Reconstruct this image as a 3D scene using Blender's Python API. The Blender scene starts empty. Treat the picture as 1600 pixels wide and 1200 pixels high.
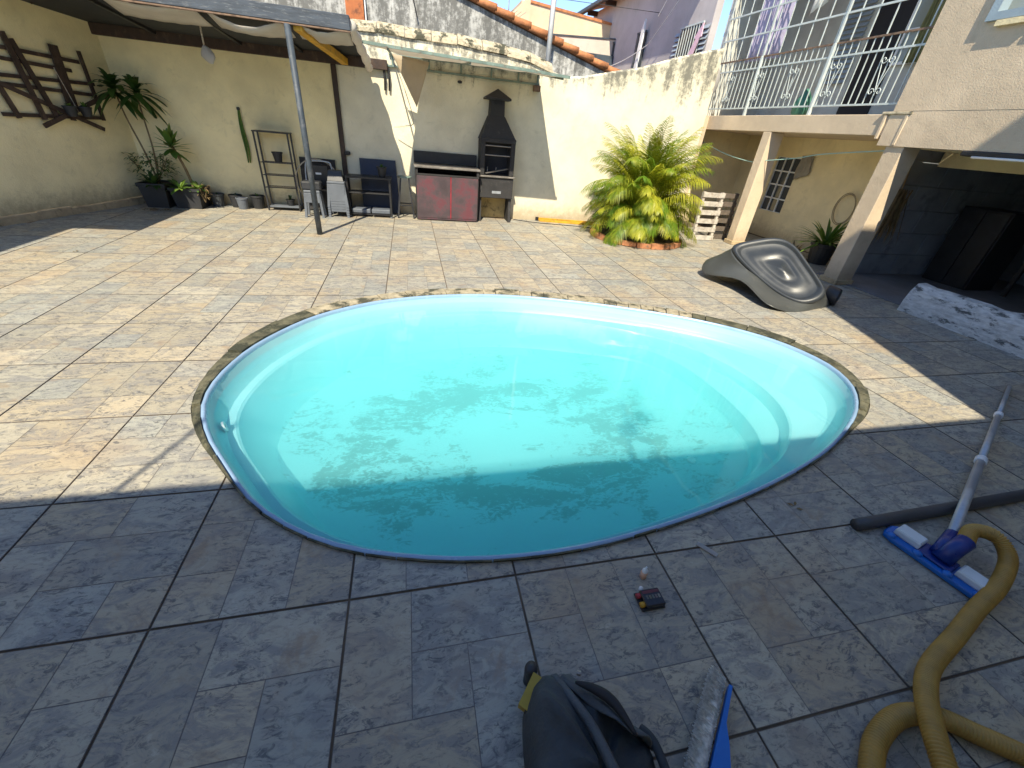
import bpy, math, random
from mathutils import Vector, Matrix
random.seed(7)
rad = math.radians
scene = bpy.context.scene
COL = scene.collection

# ------------------------------------------------------------------ camera, sky, sun, exposure
CAM = Vector((0.28878, -0.97306, 1.56596))
yaw, pit, rol = 0.26572, 0.55447, 0.09921
fw = Vector((math.sin(yaw)*math.cos(pit), math.cos(yaw)*math.cos(pit), -math.sin(pit)))
rt = Vector((math.cos(yaw), -math.sin(yaw), 0)); upv = rt.cross(fw)
r2 = rt*math.cos(rol) + upv*math.sin(rol); u2 = -rt*math.sin(rol) + upv*math.cos(rol)
cd = bpy.data.cameras.new('camera'); cam = bpy.data.objects.new('camera', cd); COL.objects.link(cam)
cd.sensor_width = 36; cd.lens = 640.764*36/1600; cd.clip_start = 0.05; cd.clip_end = 1000
cam.matrix_world = Matrix(((r2.x, u2.x, -fw.x, CAM.x), (r2.y, u2.y, -fw.y, CAM.y), (r2.z, u2.z, -fw.z, CAM.z), (0, 0, 0, 1)))
scene.camera = cam

SUN_AZ, SUN_EL = rad(20), rad(50)            # light travels towards +Y, turned 20 deg to +X
world = bpy.data.worlds.new('World'); scene.world = world; world.use_nodes = True
wn = world.node_tree.nodes; sky = wn.new('ShaderNodeTexSky'); sky.sky_type = 'NISHITA'; sky.sun_disc = False
sky.sun_elevation = SUN_EL; sky.sun_rotation = rad(200); sky.altitude = 1800; sky.air_density = 1.0; sky.dust_density = 0.1; sky.ozone_density = 2.6
world.node_tree.links.new(sky.outputs[0], wn['Background'].inputs[0]); wn['Background'].inputs[1].default_value = 0.15
sd = bpy.data.lights.new('sun', 'SUN'); sd.energy = 4.7; sd.angle = rad(0.53); sd.color = (1.0, 0.90, 0.70)
sun = bpy.data.objects.new('sun', sd); COL.objects.link(sun)
sdir = Vector((math.cos(SUN_EL)*math.sin(SUN_AZ), math.cos(SUN_EL)*math.cos(SUN_AZ), -math.sin(SUN_EL)))
sun.rotation_euler = sdir.to_track_quat('-Z', 'Y').to_euler(); sun.location = (-3, -6, 10)
vs = scene.view_settings; vs.view_transform = 'Standard'; vs.look = 'None'; vs.exposure = 0.88; vs.gamma = 1; vs.use_curve_mapping = False

scene.cycles.max_bounces = 8; scene.cycles.volume_bounces = 4; scene.cycles.diffuse_bounces = 4; scene.cycles.glossy_bounces = 3; scene.cycles.transmission_bounces = 3; scene.cycles.transparent_max_bounces = 8
# ------------------------------------------------------------------ materials
MATS = {}
def newmat(name):
    m = bpy.data.materials.new(name); m.use_nodes = True
    nt = m.node_tree; b = nt.nodes['Principled BSDF']
    return m, nt, b
def pos(nt, scale=(1, 1, 1)):
    g = nt.nodes.new('ShaderNodeNewGeometry')
    mp = nt.nodes.new('ShaderNodeVectorMath'); mp.operation = 'MULTIPLY'; mp.inputs[1].default_value = scale
    nt.links.new(g.outputs['Position'], mp.inputs[0]); return mp.outputs[0]
def noise(nt, vec, scale, detail=4, rough=0.6, dist=0.0):
    n = nt.nodes.new('ShaderNodeTexNoise'); n.inputs['Scale'].default_value = scale; n.inputs['Detail'].default_value = detail
    n.inputs['Roughness'].default_value = rough; n.inputs['Distortion'].default_value = dist
    nt.links.new(vec, n.inputs['Vector']); return n.outputs['Fac']
def ramp(nt, f, lo, hi, a=0.0, b=1.0):
    r = nt.nodes.new('ShaderNodeMapRange'); r.interpolation_type = 'SMOOTHSTEP'
    for k, v in zip(('From Min', 'From Max', 'To Min', 'To Max'), (lo, hi, a, b)): r.inputs[k].default_value = v
    nt.links.new(f, r.inputs['Value']); return r.outputs['Result']
def mth(nt, op, a, b):
    m = nt.nodes.new('ShaderNodeMath'); m.operation = op
    for i, x in enumerate((a, b)):
        if isinstance(x, (int, float)): m.inputs[i].default_value = x
        else: nt.links.new(x, m.inputs[i])
    return m.outputs[0]
def mixc(nt, f, a, b, mode='MIX'):
    m = nt.nodes.new('ShaderNodeMix'); m.data_type = 'RGBA'; m.blend_type = mode
    if isinstance(f, (int, float)): m.inputs[0].default_value = f
    else: nt.links.new(f, m.inputs[0])
    for i, x in ((6, a), (7, b)):
        if isinstance(x, tuple): m.inputs[i].default_value = (*x[:3], 1)
        else: nt.links.new(x, m.inputs[i])
    return m.outputs[2]
def bump(nt, b, h, strength, dist=0.01):
    n = nt.nodes.new('ShaderNodeBump'); n.inputs['Strength'].default_value = strength; n.inputs['Distance'].default_value = dist
    nt.links.new(h, n.inputs['Height']); nt.links.new(n.outputs[0], b.inputs['Normal'])
def pm(name, col, rough=0.6, var=0.18, scale=6, bmp=0.15, bscale=60, metal=0.0, dirt=None, dirt_lo=0.52, dirt_hi=0.7, dscale=4, stretch=(1, 1, 1), spec=None):
    if name in MATS: return MATS[name]
    m, nt, b = newmat(name); p = pos(nt, stretch)
    f = noise(nt, p, scale)
    c = mixc(nt, ramp(nt, f, 0.25, 0.75), tuple(x*(1-var) for x in col), tuple(min(1, x*(1+var)) for x in col))
    if dirt: c = mixc(nt, ramp(nt, noise(nt, p, dscale, 7, 0.68), dirt_lo, dirt_hi), c, dirt)
    nt.links.new(c, b.inputs['Base Color']); b.inputs['Metallic'].default_value = metal
    nt.links.new(ramp(nt, f, 0.2, 0.8, max(0.02, rough-0.1), min(1, rough+0.1)), b.inputs['Roughness'])
    if spec is not None: b.inputs['Specular IOR Level'].default_value = spec
    if bmp: bump(nt, b, noise(nt, p, bscale, 3), bmp, 0.01)
    MATS[name] = m; return m
def stucco(name, col, stain=(0.10, 0.10, 0.085), amt=0.5, z0=1.5, z1=3.0, base=None):
    """rendered wall: broad tone, run-down streaks that start at its top, grime at its foot"""
    m, nt, b = newmat(name); p = pos(nt)
    f = noise(nt, p, 1.3, 5)
    c = mixc(nt, ramp(nt, f, 0.3, 0.7), tuple(x*0.84 for x in col), tuple(min(0.92, x*1.06) for x in col))
    c = mixc(nt, ramp(nt, noise(nt, p, 5, 8, 0.75, 0.8), 0.52, 0.72, 0, 0.50), c, tuple(x*0.68 for x in col))
    sx = nt.nodes.new('ShaderNodeSeparateXYZ'); nt.links.new(p, sx.inputs[0])
    st = noise(nt, pos(nt, (5, 5, 0.8)), 1.0, 7, 0.7)
    mot = noise(nt, p, 11, 8, 0.8)
    top = ramp(nt, sx.outputs[2], z0, z1)
    k = mth(nt, 'ADD', mth(nt, 'MULTIPLY', st, 0.55), mth(nt, 'MULTIPLY', mot, 0.45))
    k = mth(nt, 'ADD', k, mth(nt, 'MULTIPLY', top, 0.22))
    c = mixc(nt, ramp(nt, k, 0.63, 0.76, 0, amt), c, stain)
    if base:
        low = ramp(nt, mth(nt, 'ADD', sx.outputs[2], mth(nt, 'MULTIPLY', mot, -0.5)), -0.25, 0.15, 0.75, 0)
        c = mixc(nt, low, c, base)
    nt.links.new(c, b.inputs['Base Color']); b.inputs['Roughness'].default_value = 0.9
    h = mth(nt, 'ADD', noise(nt, p, 70, 4), mth(nt, 'MULTIPLY', noise(nt, p, 6, 3), 1.5))
    bump(nt, b, h, 0.35, 0.012)
    MATS[name] = m; return m

def tile_material():
    m, nt, b = newmat('tile_stone'); p = pos(nt)
    at = nt.nodes.new('ShaderNodeAttribute'); at.attribute_name = 'tone'
    c = at.outputs['Color']
    of = nt.nodes.new('ShaderNodeVectorMath'); of.operation = 'MULTIPLY_ADD'; of.inputs[1].default_value = (61, 87, 43)
    nt.links.new(at.outputs['Vector'], of.inputs[0]); nt.links.new(p, of.inputs[2]); q = of.outputs[0]
    st = nt.nodes.new('ShaderNodeVectorMath'); st.operation = 'MULTIPLY'; st.inputs[1].default_value = (1, 1.9, 1); nt.links.new(q, st.inputs[0])
    n1 = noise(nt, st.outputs[0], 6, 9, 0.76, 1.1); n2 = noise(nt, st.outputs[0], 21, 8, 0.78, 1.0); n3 = noise(nt, p, 1.7, 4, 0.6); n4 = noise(nt, q, 4.2, 6, 0.7, 0.6)
    c = mixc(nt, ramp(nt, n1, 0.45, 0.58, 0.0, 0.62), c, (0.19, 0.19, 0.195))
    c = mixc(nt, ramp(nt, n3, 0.50, 0.70, 0.0, 0.35), c, (0.37, 0.26, 0.155))
    c = mixc(nt, ramp(nt, n4, 0.57, 0.70, 0.0, 0.50), c, (0.27, 0.185, 0.115))
    sp = mth(nt, 'MULTIPLY', ramp(nt, n2, 0.50, 0.60, 0.0, 0.78), ramp(nt, n4, 0.62, 0.42, 0.25, 1.0))
    c = mixc(nt, sp, c, (0.075, 0.078, 0.088))
    c = mixc(nt, ramp(nt, n1, 0.42, 0.30, 0.0, 0.45), c, (0.53, 0.48, 0.40))
    nt.links.new(c, b.inputs['Base Color'])
    nt.links.new(ramp(nt, n1, 0.3, 0.7, 0.42, 0.68), b.inputs['Roughness']); b.inputs['Specular IOR Level'].default_value = 0.35
    bump(nt, b, mth(nt, 'ADD', n1, mth(nt, 'MULTIPLY', n2, 0.6)), 0.22, 0.008)
    return m
M_TILE = tile_material()
M_GROUT = pm('grout', (0.12, 0.088, 0.058), 0.95, 0.4, 5, 0.3, 80)
M_YWALL = stucco('wall_yellow_stucco', (0.87, 0.75, 0.445), (0.40, 0.33, 0.2), 0.25, 2.0, 3.4, base=(0.24, 0.18, 0.11))
M_BACK = stucco('wall_cream_stucco', (0.74, 0.685, 0.52), (0.07, 0.072, 0.065), 0.82, 1.7, 2.75, base=(0.33, 0.25, 0.15))
M_HOUSE = stucco('house_salmon_stucco', (0.63, 0.505, 0.36), (0.33, 0.26, 0.18), 0.30, 1.9, 3.8, base=(0.34, 0.27, 0.18))
M_HOUSE_IN = stucco('porch_cream_stucco', (0.86, 0.73, 0.45), (0.44, 0.35, 0.21), 0.3, 1.5, 3.0, base=(0.34, 0.26, 0.16))
M_GABLE = stucco('gable_grey_render', (0.50, 0.50, 0.48), (0.085, 0.085, 0.08), 0.85, 1.0, 3.0)
M_MOSSTOP = pm('mossy_mortar', (0.43, 0.37, 0.26), 0.95, 0.3, 14, 0.6, 40, dirt=(0.055, 0.055, 0.035), dirt_lo=0.50, dirt_hi=0.60, dscale=5)
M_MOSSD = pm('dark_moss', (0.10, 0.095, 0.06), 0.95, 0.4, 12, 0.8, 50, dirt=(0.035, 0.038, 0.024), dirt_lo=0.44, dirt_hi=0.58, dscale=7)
M_COPE = pm('weathered_coping', (0.34, 0.295, 0.205), 0.95, 0.3, 14, 0.7, 40, dirt=(0.06, 0.06, 0.04), dirt_lo=0.47, dirt_hi=0.60, dscale=6)
M_NEIGH = stucco('neighbour_lilac_render', (0.47, 0.44, 0.45), (0.30, 0.28, 0.28), 0.3, 3.0, 6.0)
M_FAR = stucco('far_cream_render', (0.66, 0.53, 0.37), (0.4, 0.32, 0.22), 0.3, 3.0, 6.0)
M_WHITEW = pm('whitewash', (0.55, 0.55, 0.54), 0.95, 0.22, 9, 0.9, 30, dirt=(0.10, 0.105, 0.105), dirt_lo=0.53, dirt_hi=0.64, dscale=4, stretch=(1, 1.2, 3.5))
M_ROOFT = pm('clay_roof_tile', (0.42, 0.17, 0.07), 0.85, 0.3, 9, 0.4, 40, dirt=(0.10, 0.07, 0.05), dirt_lo=0.58, dirt_hi=0.75)
M_BRICK = pm('clay_brick', (0.40, 0.17, 0.08), 0.9, 0.28, 10, 0.5, 50, dirt=(0.14, 0.10, 0.07), dscale=9)
M_RUST = pm('rust_orange_sheet', (0.40, 0.13, 0.045), 0.8, 0.25, 4, 0.2, 40, dirt=(0.16, 0.06, 0.03), dscale=5)
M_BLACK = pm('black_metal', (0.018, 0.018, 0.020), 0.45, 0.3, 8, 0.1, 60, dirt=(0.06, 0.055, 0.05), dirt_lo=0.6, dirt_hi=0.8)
M_CHAR = pm('charcoal_concrete', (0.024, 0.023, 0.024), 0.75, 0.3, 6, 0.3, 40, dirt=(0.075, 0.07, 0.068), dirt_lo=0.58, dirt_hi=0.78, dscale=7)
M_GREYPL = pm('grey_plastic', (0.11, 0.125, 0.15), 0.5, 0.12, 5, 0.08, 90)
M_DKPL = pm('dark_plastic', (0.025, 0.027, 0.032), 0.45, 0.2, 5, 0.08, 90)
M_BLUEB = pm('dark_blue_board', (0.022, 0.032, 0.065), 0.6, 0.2, 4, 0.1, 50)
M_GPOLE = pm('blue_grey_paint', (0.045, 0.06, 0.078), 0.6, 0.25, 9, 0.15, 50, dirt=(0.10, 0.11, 0.125), dscale=8)
M_FASC = pm('weathered_blue_board', (0.065, 0.078, 0.098), 0.9, 0.35, 3, 0.3, 30, dirt=(0.17, 0.18, 0.19), dscale=9, stretch=(1, 1, 6))
M_TARP = pm('charcoal_tarp', (0.030, 0.032, 0.034), 0.8, 0.2, 3, 0.2, 12)
M_YEL = pm('yellow_painted_wood', (0.55, 0.30, 0.02), 0.6, 0.2, 7, 0.2, 40, dirt=(0.25, 0.14, 0.03), dscale=9)
M_GREENF = pm('green_grey_frame', (0.16, 0.22, 0.19), 0.5, 0.25, 9, 0.1, 40, dirt=(0.14, 0.07, 0.04), dirt_lo=0.55, dirt_hi=0.7, dscale=12)
M_DWOOD = pm('dark_stained_wood', (0.045, 0.026, 0.018), 0.7, 0.4, 12, 0.4, 40, dirt=(0.10, 0.065, 0.045), dscale=9, stretch=(1, 1, 0.5))
M_GWOOD = pm('bleached_pallet_wood', (0.46, 0.42, 0.37), 0.85, 0.25, 12, 0.4, 40, dirt=(0.25, 0.2, 0.16), dscale=9)
M_REDP = pm('worn_red_door', (0.065, 0.045, 0.052), 0.7, 0.3, 4, 0.2, 40, dirt=(0.115, 0.034, 0.045), dirt_lo=0.46, dirt_hi=0.66, dscale=4)
M_REDE = pm('red_paint_edge', (0.30, 0.03, 0.045), 0.6, 0.25, 12, 0.1, 50)
M_STEELC = pm('stainless_top', (0.26, 0.24, 0.22), 0.45, 0.2, 12, 0.1, 50, metal=0.6)
M_WHITE = pm('white_paint', (0.74, 0.75, 0.76), 0.45, 0.06, 7, 0.05, 60)
M_RAIL = pm('railing_white_paint', (0.50, 0.55, 0.54), 0.5, 0.12, 12, 0.08, 60, dirt=(0.30, 0.30, 0.26), dirt_lo=0.6, dirt_hi=0.8, dscale=14)
M_RUSTRAIL = pm('rusted_rail', (0.17, 0.11, 0.075), 0.8, 0.4, 20, 0.2, 60)
M_LIP = pm('pool_lip_gelcoat', (0.24, 0.36, 0.52), 0.25, 0.06, 4, 0.0)
M_BAG = pm('bag_fabric', (0.042, 0.050, 0.058), 0.85, 0.3, 9, 0.9, 22)
M_BAGL = pm('bag_fabric_grey', (0.085, 0.095, 0.105), 0.85, 0.2, 9, 0.5, 160)
M_VBLUE = pm('blue_plastic', (0.008, 0.13, 0.48), 0.35, 0.12, 6, 0.05, 90)
M_VDBLUE = pm('deep_blue_plastic', (0.006, 0.03, 0.20), 0.35, 0.12, 6, 0.05, 90)
M_VWHT = pm('pale_weight_plastic', (0.60, 0.66, 0.70), 0.4, 0.1, 6, 0.05, 90)
M_ALU = pm('matt_aluminium', (0.42, 0.45, 0.49), 0.42, 0.1, 15, 0.05, 80, metal=0.55)
M_PVC = pm('grey_pvc', (0.050, 0.052, 0.058), 0.5, 0.3, 9, 0.1, 60)
M_HOSE = pm('ochre_hose', (0.42, 0.25, 0.055), 0.5, 0.15, 12, 0.05, 90, dirt=(0.20, 0.11, 0.03), dirt_lo=0.6, dirt_hi=0.8)
M_BRIS = pm('bristles', (0.72, 0.69, 0.62), 0.9, 0.3, 60, 0.6, 300)
M_SOIL = pm('soil', (0.06, 0.04, 0.025), 0.95, 0.4, 20, 0.8, 60)
M_PLANTER = pm('planter_black', (0.020, 0.021, 0.024), 0.6, 0.3, 6, 0.1, 60)
M_POT = pm('grey_pot', (0.060, 0.068, 0.075), 0.6, 0.3, 6, 0.1, 60)
M_LAV = pm('lavender_cloth', (0.42, 0.38, 0.52), 0.9, 0.15, 5, 0.1, 30)
M_WCLOTH = pm('white_cloth', (0.70, 0.70, 0.68), 0.9, 0.08, 5, 0.1, 30)
M_CREAM = pm('cream_cloth', (0.60, 0.52, 0.40), 0.9, 0.1, 4, 0.2, 60)
M_PINK = pm('pink_cloth', (0.72, 0.48, 0.58), 0.9, 0.1, 5, 0.1, 30)
M_GREENC = pm('green_bag', (0.06, 0.20, 0.14), 0.7, 0.2, 5, 0.1, 30)
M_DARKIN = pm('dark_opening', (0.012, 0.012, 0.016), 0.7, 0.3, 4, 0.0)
M_GWALL = stucco('balcony_grey_wall', (0.58, 0.58, 0.53), (0.35, 0.35, 0.31), 0.3, 2.0, 5.0)
M_BLOCK = pm('shade_grey_block', (0.25, 0.27, 0.30), 0.8, 0.2, 2, 0.3, 40, dirt=(0.17, 0.18, 0.20), dscale=3)  # white-ish block wall; blue-grey of its shade put into the base colour
M_DOORG = pm('grey_metal_door', (0.30, 0.35, 0.41), 0.5, 0.1, 4, 0.05, 60)
M_LIMEC = pm('garage_olive_cloth', (0.20, 0.19, 0.08), 0.9, 0.15, 5, 0.1, 30)
M_WIRE = pm('black_cable', (0.02, 0.02, 0.02), 0.6, 0.1, 5, 0.0)
M_ROPE = pm('pale_rope', (0.48, 0.42, 0.33), 0.9, 0.2, 60, 0.3, 200)
M_TEALROPE = pm('teal_line', (0.30, 0.48, 0.42), 0.7, 0.1, 5, 0.0)
M_CLAYSK = pm('skirting_render', (0.42, 0.32, 0.19), 0.9, 0.2, 8, 0.4, 40, dirt=(0.20, 0.15, 0.09), dscale=7)
M_LEAFDRY = pm('dry_leaf', (0.16, 0.11, 0.045), 0.8, 0.3, 20, 0.1, 60)

def leafmat(name, a, b, trans=0.35):
    m, nt, bs = newmat(name); p = pos(nt)
    oi = nt.nodes.new('ShaderNodeObjectInfo')
    f = mth(nt, 'ADD', mth(nt, 'MULTIPLY', noise(nt, p, 7, 3), 0.7), mth(nt, 'MULTIPLY', oi.outputs['Random'], 0.5))
    c = mixc(nt, ramp(nt, f, 0.35, 0.85), a, b)
    nt.links.new(c, bs.inputs['Base Color']); bs.inputs['Roughness'].default_value = 0.45
    t = nt.nodes.new('ShaderNodeBsdfTranslucent'); nt.links.new(mixc(nt, 1.0, c, (1.0, 1.0, 0.6), 'MULTIPLY'), t.inputs[0])
    mx = nt.nodes.new('ShaderNodeMixShader'); mx.inputs[0].default_value = trans
    nt.links.new(bs.outputs[0], mx.inputs[1]); nt.links.new(t.outputs[0], mx.inputs[2])
    nt.links.new(mx.outputs[0], nt.nodes['Material Output'].inputs['Surface']); MATS[name] = m; return m
M_PALM = leafmat('palm_leaf', (0.12, 0.23, 0.016), (0.48, 0.47, 0.04), .45)
M_LEAF = leafmat('dark_leaf', (0.028, 0.075, 0.016), (0.07, 0.14, 0.03))
M_LEAFL = leafmat('light_leaf', (0.07, 0.16, 0.03), (0.17, 0.27, 0.05))
M_STEM = pm('brown_stem', (0.17, 0.12, 0.06), 0.85, 0.3, 15, 0.3, 60)
M_PSTEM = pm('palm_stem', (0.22, 0.20, 0.06), 0.7, 0.3, 12, 0.2, 60)

def cloth_translucent(name, col, tr=0.35):
    m, nt, bs = newmat(name); p = pos(nt)
    c = mixc(nt, ramp(nt, noise(nt, p, 4, 5), 0.3, 0.7), tuple(x*0.88 for x in col), col)
    nt.links.new(c, bs.inputs['Base Color']); bs.inputs['Roughness'].default_value = 0.9
    t = nt.nodes.new('ShaderNodeBsdfTranslucent'); nt.links.new(c, t.inputs[0])
    mx = nt.nodes.new('ShaderNodeMixShader'); mx.inputs[0].default_value = tr
    nt.links.new(bs.outputs[0], mx.inputs[1]); nt.links.new(t.outputs[0], mx.inputs[2])
    nt.links.new(mx.outputs[0], nt.nodes['Material Output'].inputs['Surface']); MATS[name] = m; return m
M_AWN = cloth_translucent('awning_canvas', (0.78, 0.73, 0.65), 0.42)
M_SAIL = cloth_translucent('beige_shade_cloth', (0.60, 0.50, 0.36), 0.42)
M_PLASTIC = cloth_translucent('clear_plastic_bag', (0.62, 0.60, 0.58), 0.5)

def glass(name, col=(0.06, 0.07, 0.08)):
    m, nt, b = newmat(name); b.inputs['Base Color'].default_value = (*col, 1); b.inputs['Roughness'].default_value = 0.08
    p = pos(nt); bump(nt, b, noise(nt, p, 3, 2), 0.03, 0.02); MATS[name] = m; return m
M_GLASS = glass('window_pane'); M_GLASSB = glass('blue_window_pane', (0.035, 0.05, 0.10)); M_GLASSL = glass('milky_window_pane', (0.28, 0.30, 0.27))

def pool_material():
    m, nt, b = newmat('pool_gelcoat'); p = pos(nt)
    sx = nt.nodes.new('ShaderNodeSeparateXYZ'); nt.links.new(p, sx.inputs[0])
    c = mixc(nt, ramp(nt, noise(nt, p, 1.5, 4), 0.3, 0.7), (0.25, 0.49, 0.55), (0.28, 0.52, 0.58))
    # settled dirt: torn patches, only on the flat floor
    dirt = noise(nt, pos(nt, (1.0, 1.7, 1)), 1.9, 4, 0.6, 1.4)
    fine = noise(nt, pos(nt, (1.5, 2.6, 1)), 11, 7, 0.72, 1.2)
    k = mth(nt, 'ADD', mth(nt, 'MULTIPLY', dirt, 0.50), mth(nt, 'MULTIPLY', fine, 0.50))
    d = nt.nodes.new('ShaderNodeVectorMath'); d.operation = 'DISTANCE'; nt.links.new(pos(nt, (0.85, 1.35, 0)), d.inputs[0]); d.inputs[1].default_value = (0.78, 2.0, 0)
    ringm = mth(nt, 'MULTIPLY', ramp(nt, d.outputs['Value'], 0.25, 0.75), ramp(nt, d.outputs['Value'], 1.35, 0.95))
    k = mth(nt, 'ADD', k, mth(nt, 'MULTIPLY', ringm, 0.075))
    fl = ramp(nt, sx.outputs[2], -0.45, -0.465)
    k = mth(nt, 'MULTIPLY', ramp(nt, k, 0.537, 0.595, 0, 0.95), fl)
    c = mixc(nt, k, c, (0.10, 0.15, 0.135))
    nt.links.new(c, b.inputs['Base Color']); b.inputs['Roughness'].default_value = 0.35
    return m
M_POOL = pool_material()
def water_material():
    m = bpy.data.materials.new('pool_water'); m.use_nodes = True; nt = m.node_tree; nt.nodes.clear()
    out = nt.nodes.new('ShaderNodeOutputMaterial'); tr = nt.nodes.new('ShaderNodeBsdfTransparent'); tr.inputs[0].default_value = (0.97, 0.995, 1.0, 1)
    gl = nt.nodes.new('ShaderNodeBsdfGlossy'); gl.inputs['Roughness'].default_value = 0.012
    fr = nt.nodes.new('ShaderNodeFresnel'); fr.inputs[0].default_value = 1.33
    mx = nt.nodes.new('ShaderNodeMixShader'); nt.links.new(fr.outputs[0], mx.inputs[0]); nt.links.new(tr.outputs[0], mx.inputs[1]); nt.links.new(gl.outputs[0], mx.inputs[2])
    p = pos(nt); h = mth(nt, 'ADD', noise(nt, p, 2.2, 2), mth(nt, 'MULTIPLY', noise(nt, p, 9, 2), 0.15))
    bn = nt.nodes.new('ShaderNodeBump'); bn.inputs['Strength'].default_value = 0.11; bn.inputs['Distance'].default_value = 0.02
    nt.links.new(h, bn.inputs['Height']); nt.links.new(bn.outputs[0], gl.inputs['Normal']); nt.links.new(bn.outputs[0], fr.inputs['Normal'])
    va = nt.nodes.new('ShaderNodeVolumeAbsorption'); va.inputs[0].default_value = (0.05, 0.96, 0.97, 1); va.inputs[1].default_value = 0.95
    nt.links.new(mx.outputs[0], out.inputs['Surface']); vsc = nt.nodes.new('ShaderNodeVolumeScatter'); vsc.inputs['Color'].default_value = (0.42, 0.93, 1, 1); vsc.inputs['Density'].default_value = 1.15
    ad = nt.nodes.new('ShaderNodeAddShader'); nt.links.new(va.outputs[0], ad.inputs[0]); nt.links.new(vsc.outputs[0], ad.inputs[1]); nt.links.new(ad.outputs[0], out.inputs['Volume'])
    return m
M_WATER = water_material()

# ------------------------------------------------------------------ mesh helpers
ORG = {}
class MB:
    def __init__(s): s.v = []; s.f = []; s.c = []
    def add(s, vs, fs, col=None):
        o = len(s.v); s.v += [tuple(v) for v in vs]; s.f += [tuple(i+o for i in f) for f in fs]
        if col is not None: s.c += [col]*len(fs)
        return s
    def box(s, x0, x1, y0, y1, z0, z1):
        vs = [(x, y, z) for z in (z0, z1) for y in (y0, y1) for x in (x0, x1)]
        return s.add(vs, [(0, 2, 3, 1), (4, 5, 7, 6), (0, 1, 5, 4), (2, 6, 7, 3), (0, 4, 6, 2), (1, 3, 7, 5)])
    def bbox(s, x0, x1, y0, y1, z0, z1, b=0.008):
        """box with chamfered edges"""
        vs = []; idx = {}
        X, Y, Z = (x0, x1), (y0, y1), (z0, z1)
        for i in (0, 1):
            for j in (0, 1):
                for k in (0, 1):
                    sx, sy, sz = (1-2*i)*b, (1-2*j)*b, (1-2*k)*b
                    for a, q in ((0, (X[i], Y[j]+sy, Z[k]+sz)), (1, (X[i]+sx, Y[j], Z[k]+sz)), (2, (X[i]+sx, Y[j]+sy, Z[k]))):
                        idx[i, j, k, a] = len(vs); vs.append(q)
        F = []
        for i in (0, 1):
            F.append([idx[i, j, k, 0] for j, k in ((0, 0), (1, 0), (1, 1), (0, 1))])
            F.append([idx[j, i, k, 1] for j, k in ((0, 0), (1, 0), (1, 1), (0, 1))])
            F.append([idx[j, k, i, 2] for j, k in ((0, 0), (1, 0), (1, 1), (0, 1))])
            for j in (0, 1):
                F.append([idx[i, j, 0, 0], idx[i, j, 1, 0], idx[i, j, 1, 1], idx[i, j, 0, 1]])
                F.append([idx[i, 0, j, 0], idx[i, 1, j, 0], idx[i, 1, j, 2], idx[i, 0, j, 2]])
                F.append([idx[0, i, j, 1], idx[1, i, j, 1], idx[1, i, j, 2], idx[0, i, j, 2]])
                for k in (0, 1): F.append([idx[i, j, k, 0], idx[i, j, k, 1], idx[i, j, k, 2]])
        c = Vector(((x0+x1)/2, (y0+y1)/2, (z0+z1)/2)); G = []
        for f in F:
            p = [Vector(vs[q]) for q in f]; n = (p[1]-p[0]).cross(p[2]-p[0])
            G.append(tuple(f) if n.dot((p[0]+p[1]+p[2])/3-c) > 0 else tuple(reversed(f)))
        return s.add(vs, G)
    def beam(s, a, b, w, h, up=(0, 0, 1)):
        a, b = Vector(a), Vector(b); d = (b-a).normalized(); u = Vector(up)
        if abs(d.dot(u)) > 0.98: u = Vector((1, 0, 0))
        r = d.cross(u).normalized(); u = r.cross(d)
        vs = [p + r*(sx*w/2) + u*(sz*h/2) for p in (a, b) for sz in (-1, 1) for sx in (-1, 1)]
        return s.add(vs, [(0, 1, 3, 2), (4, 6, 7, 5), (0, 4, 5, 1), (2, 3, 7, 6), (0, 2, 6, 4), (1, 5, 7, 3)])
    def tube(s, pts, r, n=10, caps=True, rs=None):
        pts = [Vector(p) for p in pts]; prev = None; rings = []
        for i, p in enumerate(pts):
            d = (pts[min(i+1, len(pts)-1)] - pts[max(i-1, 0)]).normalized()
            if prev is None:
                a = Vector((0, 0, 1)) if abs(d.z) < 0.9 else Vector((1, 0, 0)); x = d.cross(a).normalized()
            else: x = (prev - d*prev.dot(d)).normalized()
            prev = x; y = d.cross(x); R = rs[i] if rs else r
            rings.append([p + (x*math.cos(t)+y*math.sin(t))*R for t in [2*math.pi*k/n for k in range(n)]])
        vs = [v for ring in rings for v in ring]; fs = []
        for i in range(len(pts)-1):
            for k in range(n):
                k2 = (k+1) % n; fs.append((i*n+k, i*n+k2, (i+1)*n+k2, (i+1)*n+k))
        if caps: fs += [tuple(reversed(range(n))), tuple(range((len(pts)-1)*n, len(pts)*n))]
        return s.add(vs, fs)
    def lathe(s, prof, c, n=20, cap=True):
        vs = [(c[0]+r*math.cos(2*math.pi*k/n), c[1]+r*math.sin(2*math.pi*k/n), c[2]+z) for r, z in prof for k in range(n)]; fs = []
        for i in range(len(prof)-1):
            for k in range(n):
                k2 = (k+1) % n; fs.append((i*n+k, i*n+k2, (i+1)*n+k2, (i+1)*n+k))
        if cap: fs += [tuple(reversed(range(n))), tuple(range((len(prof)-1)*n, len(prof)*n))]
        return s.add(vs, fs)
    def prism(s, poly, off):
        """planar polygon (3d points) extruded by vector"""
        o = Vector(off); n = len(poly); P = [Vector(p) for p in poly]
        nn = Vector((0, 0, 0))
        for i in range(n): nn += P[i].cross(P[(i+1) % n])
        if nn.dot(o) > 0: P.reverse()
        vs = P + [p+o for p in P]
        fs = [tuple(range(n)), tuple(reversed(range(n, 2*n)))] + [(i, i+n, (i+1) % n+n, (i+1) % n) for i in range(n)]
        return s.add(vs, fs)
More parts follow.
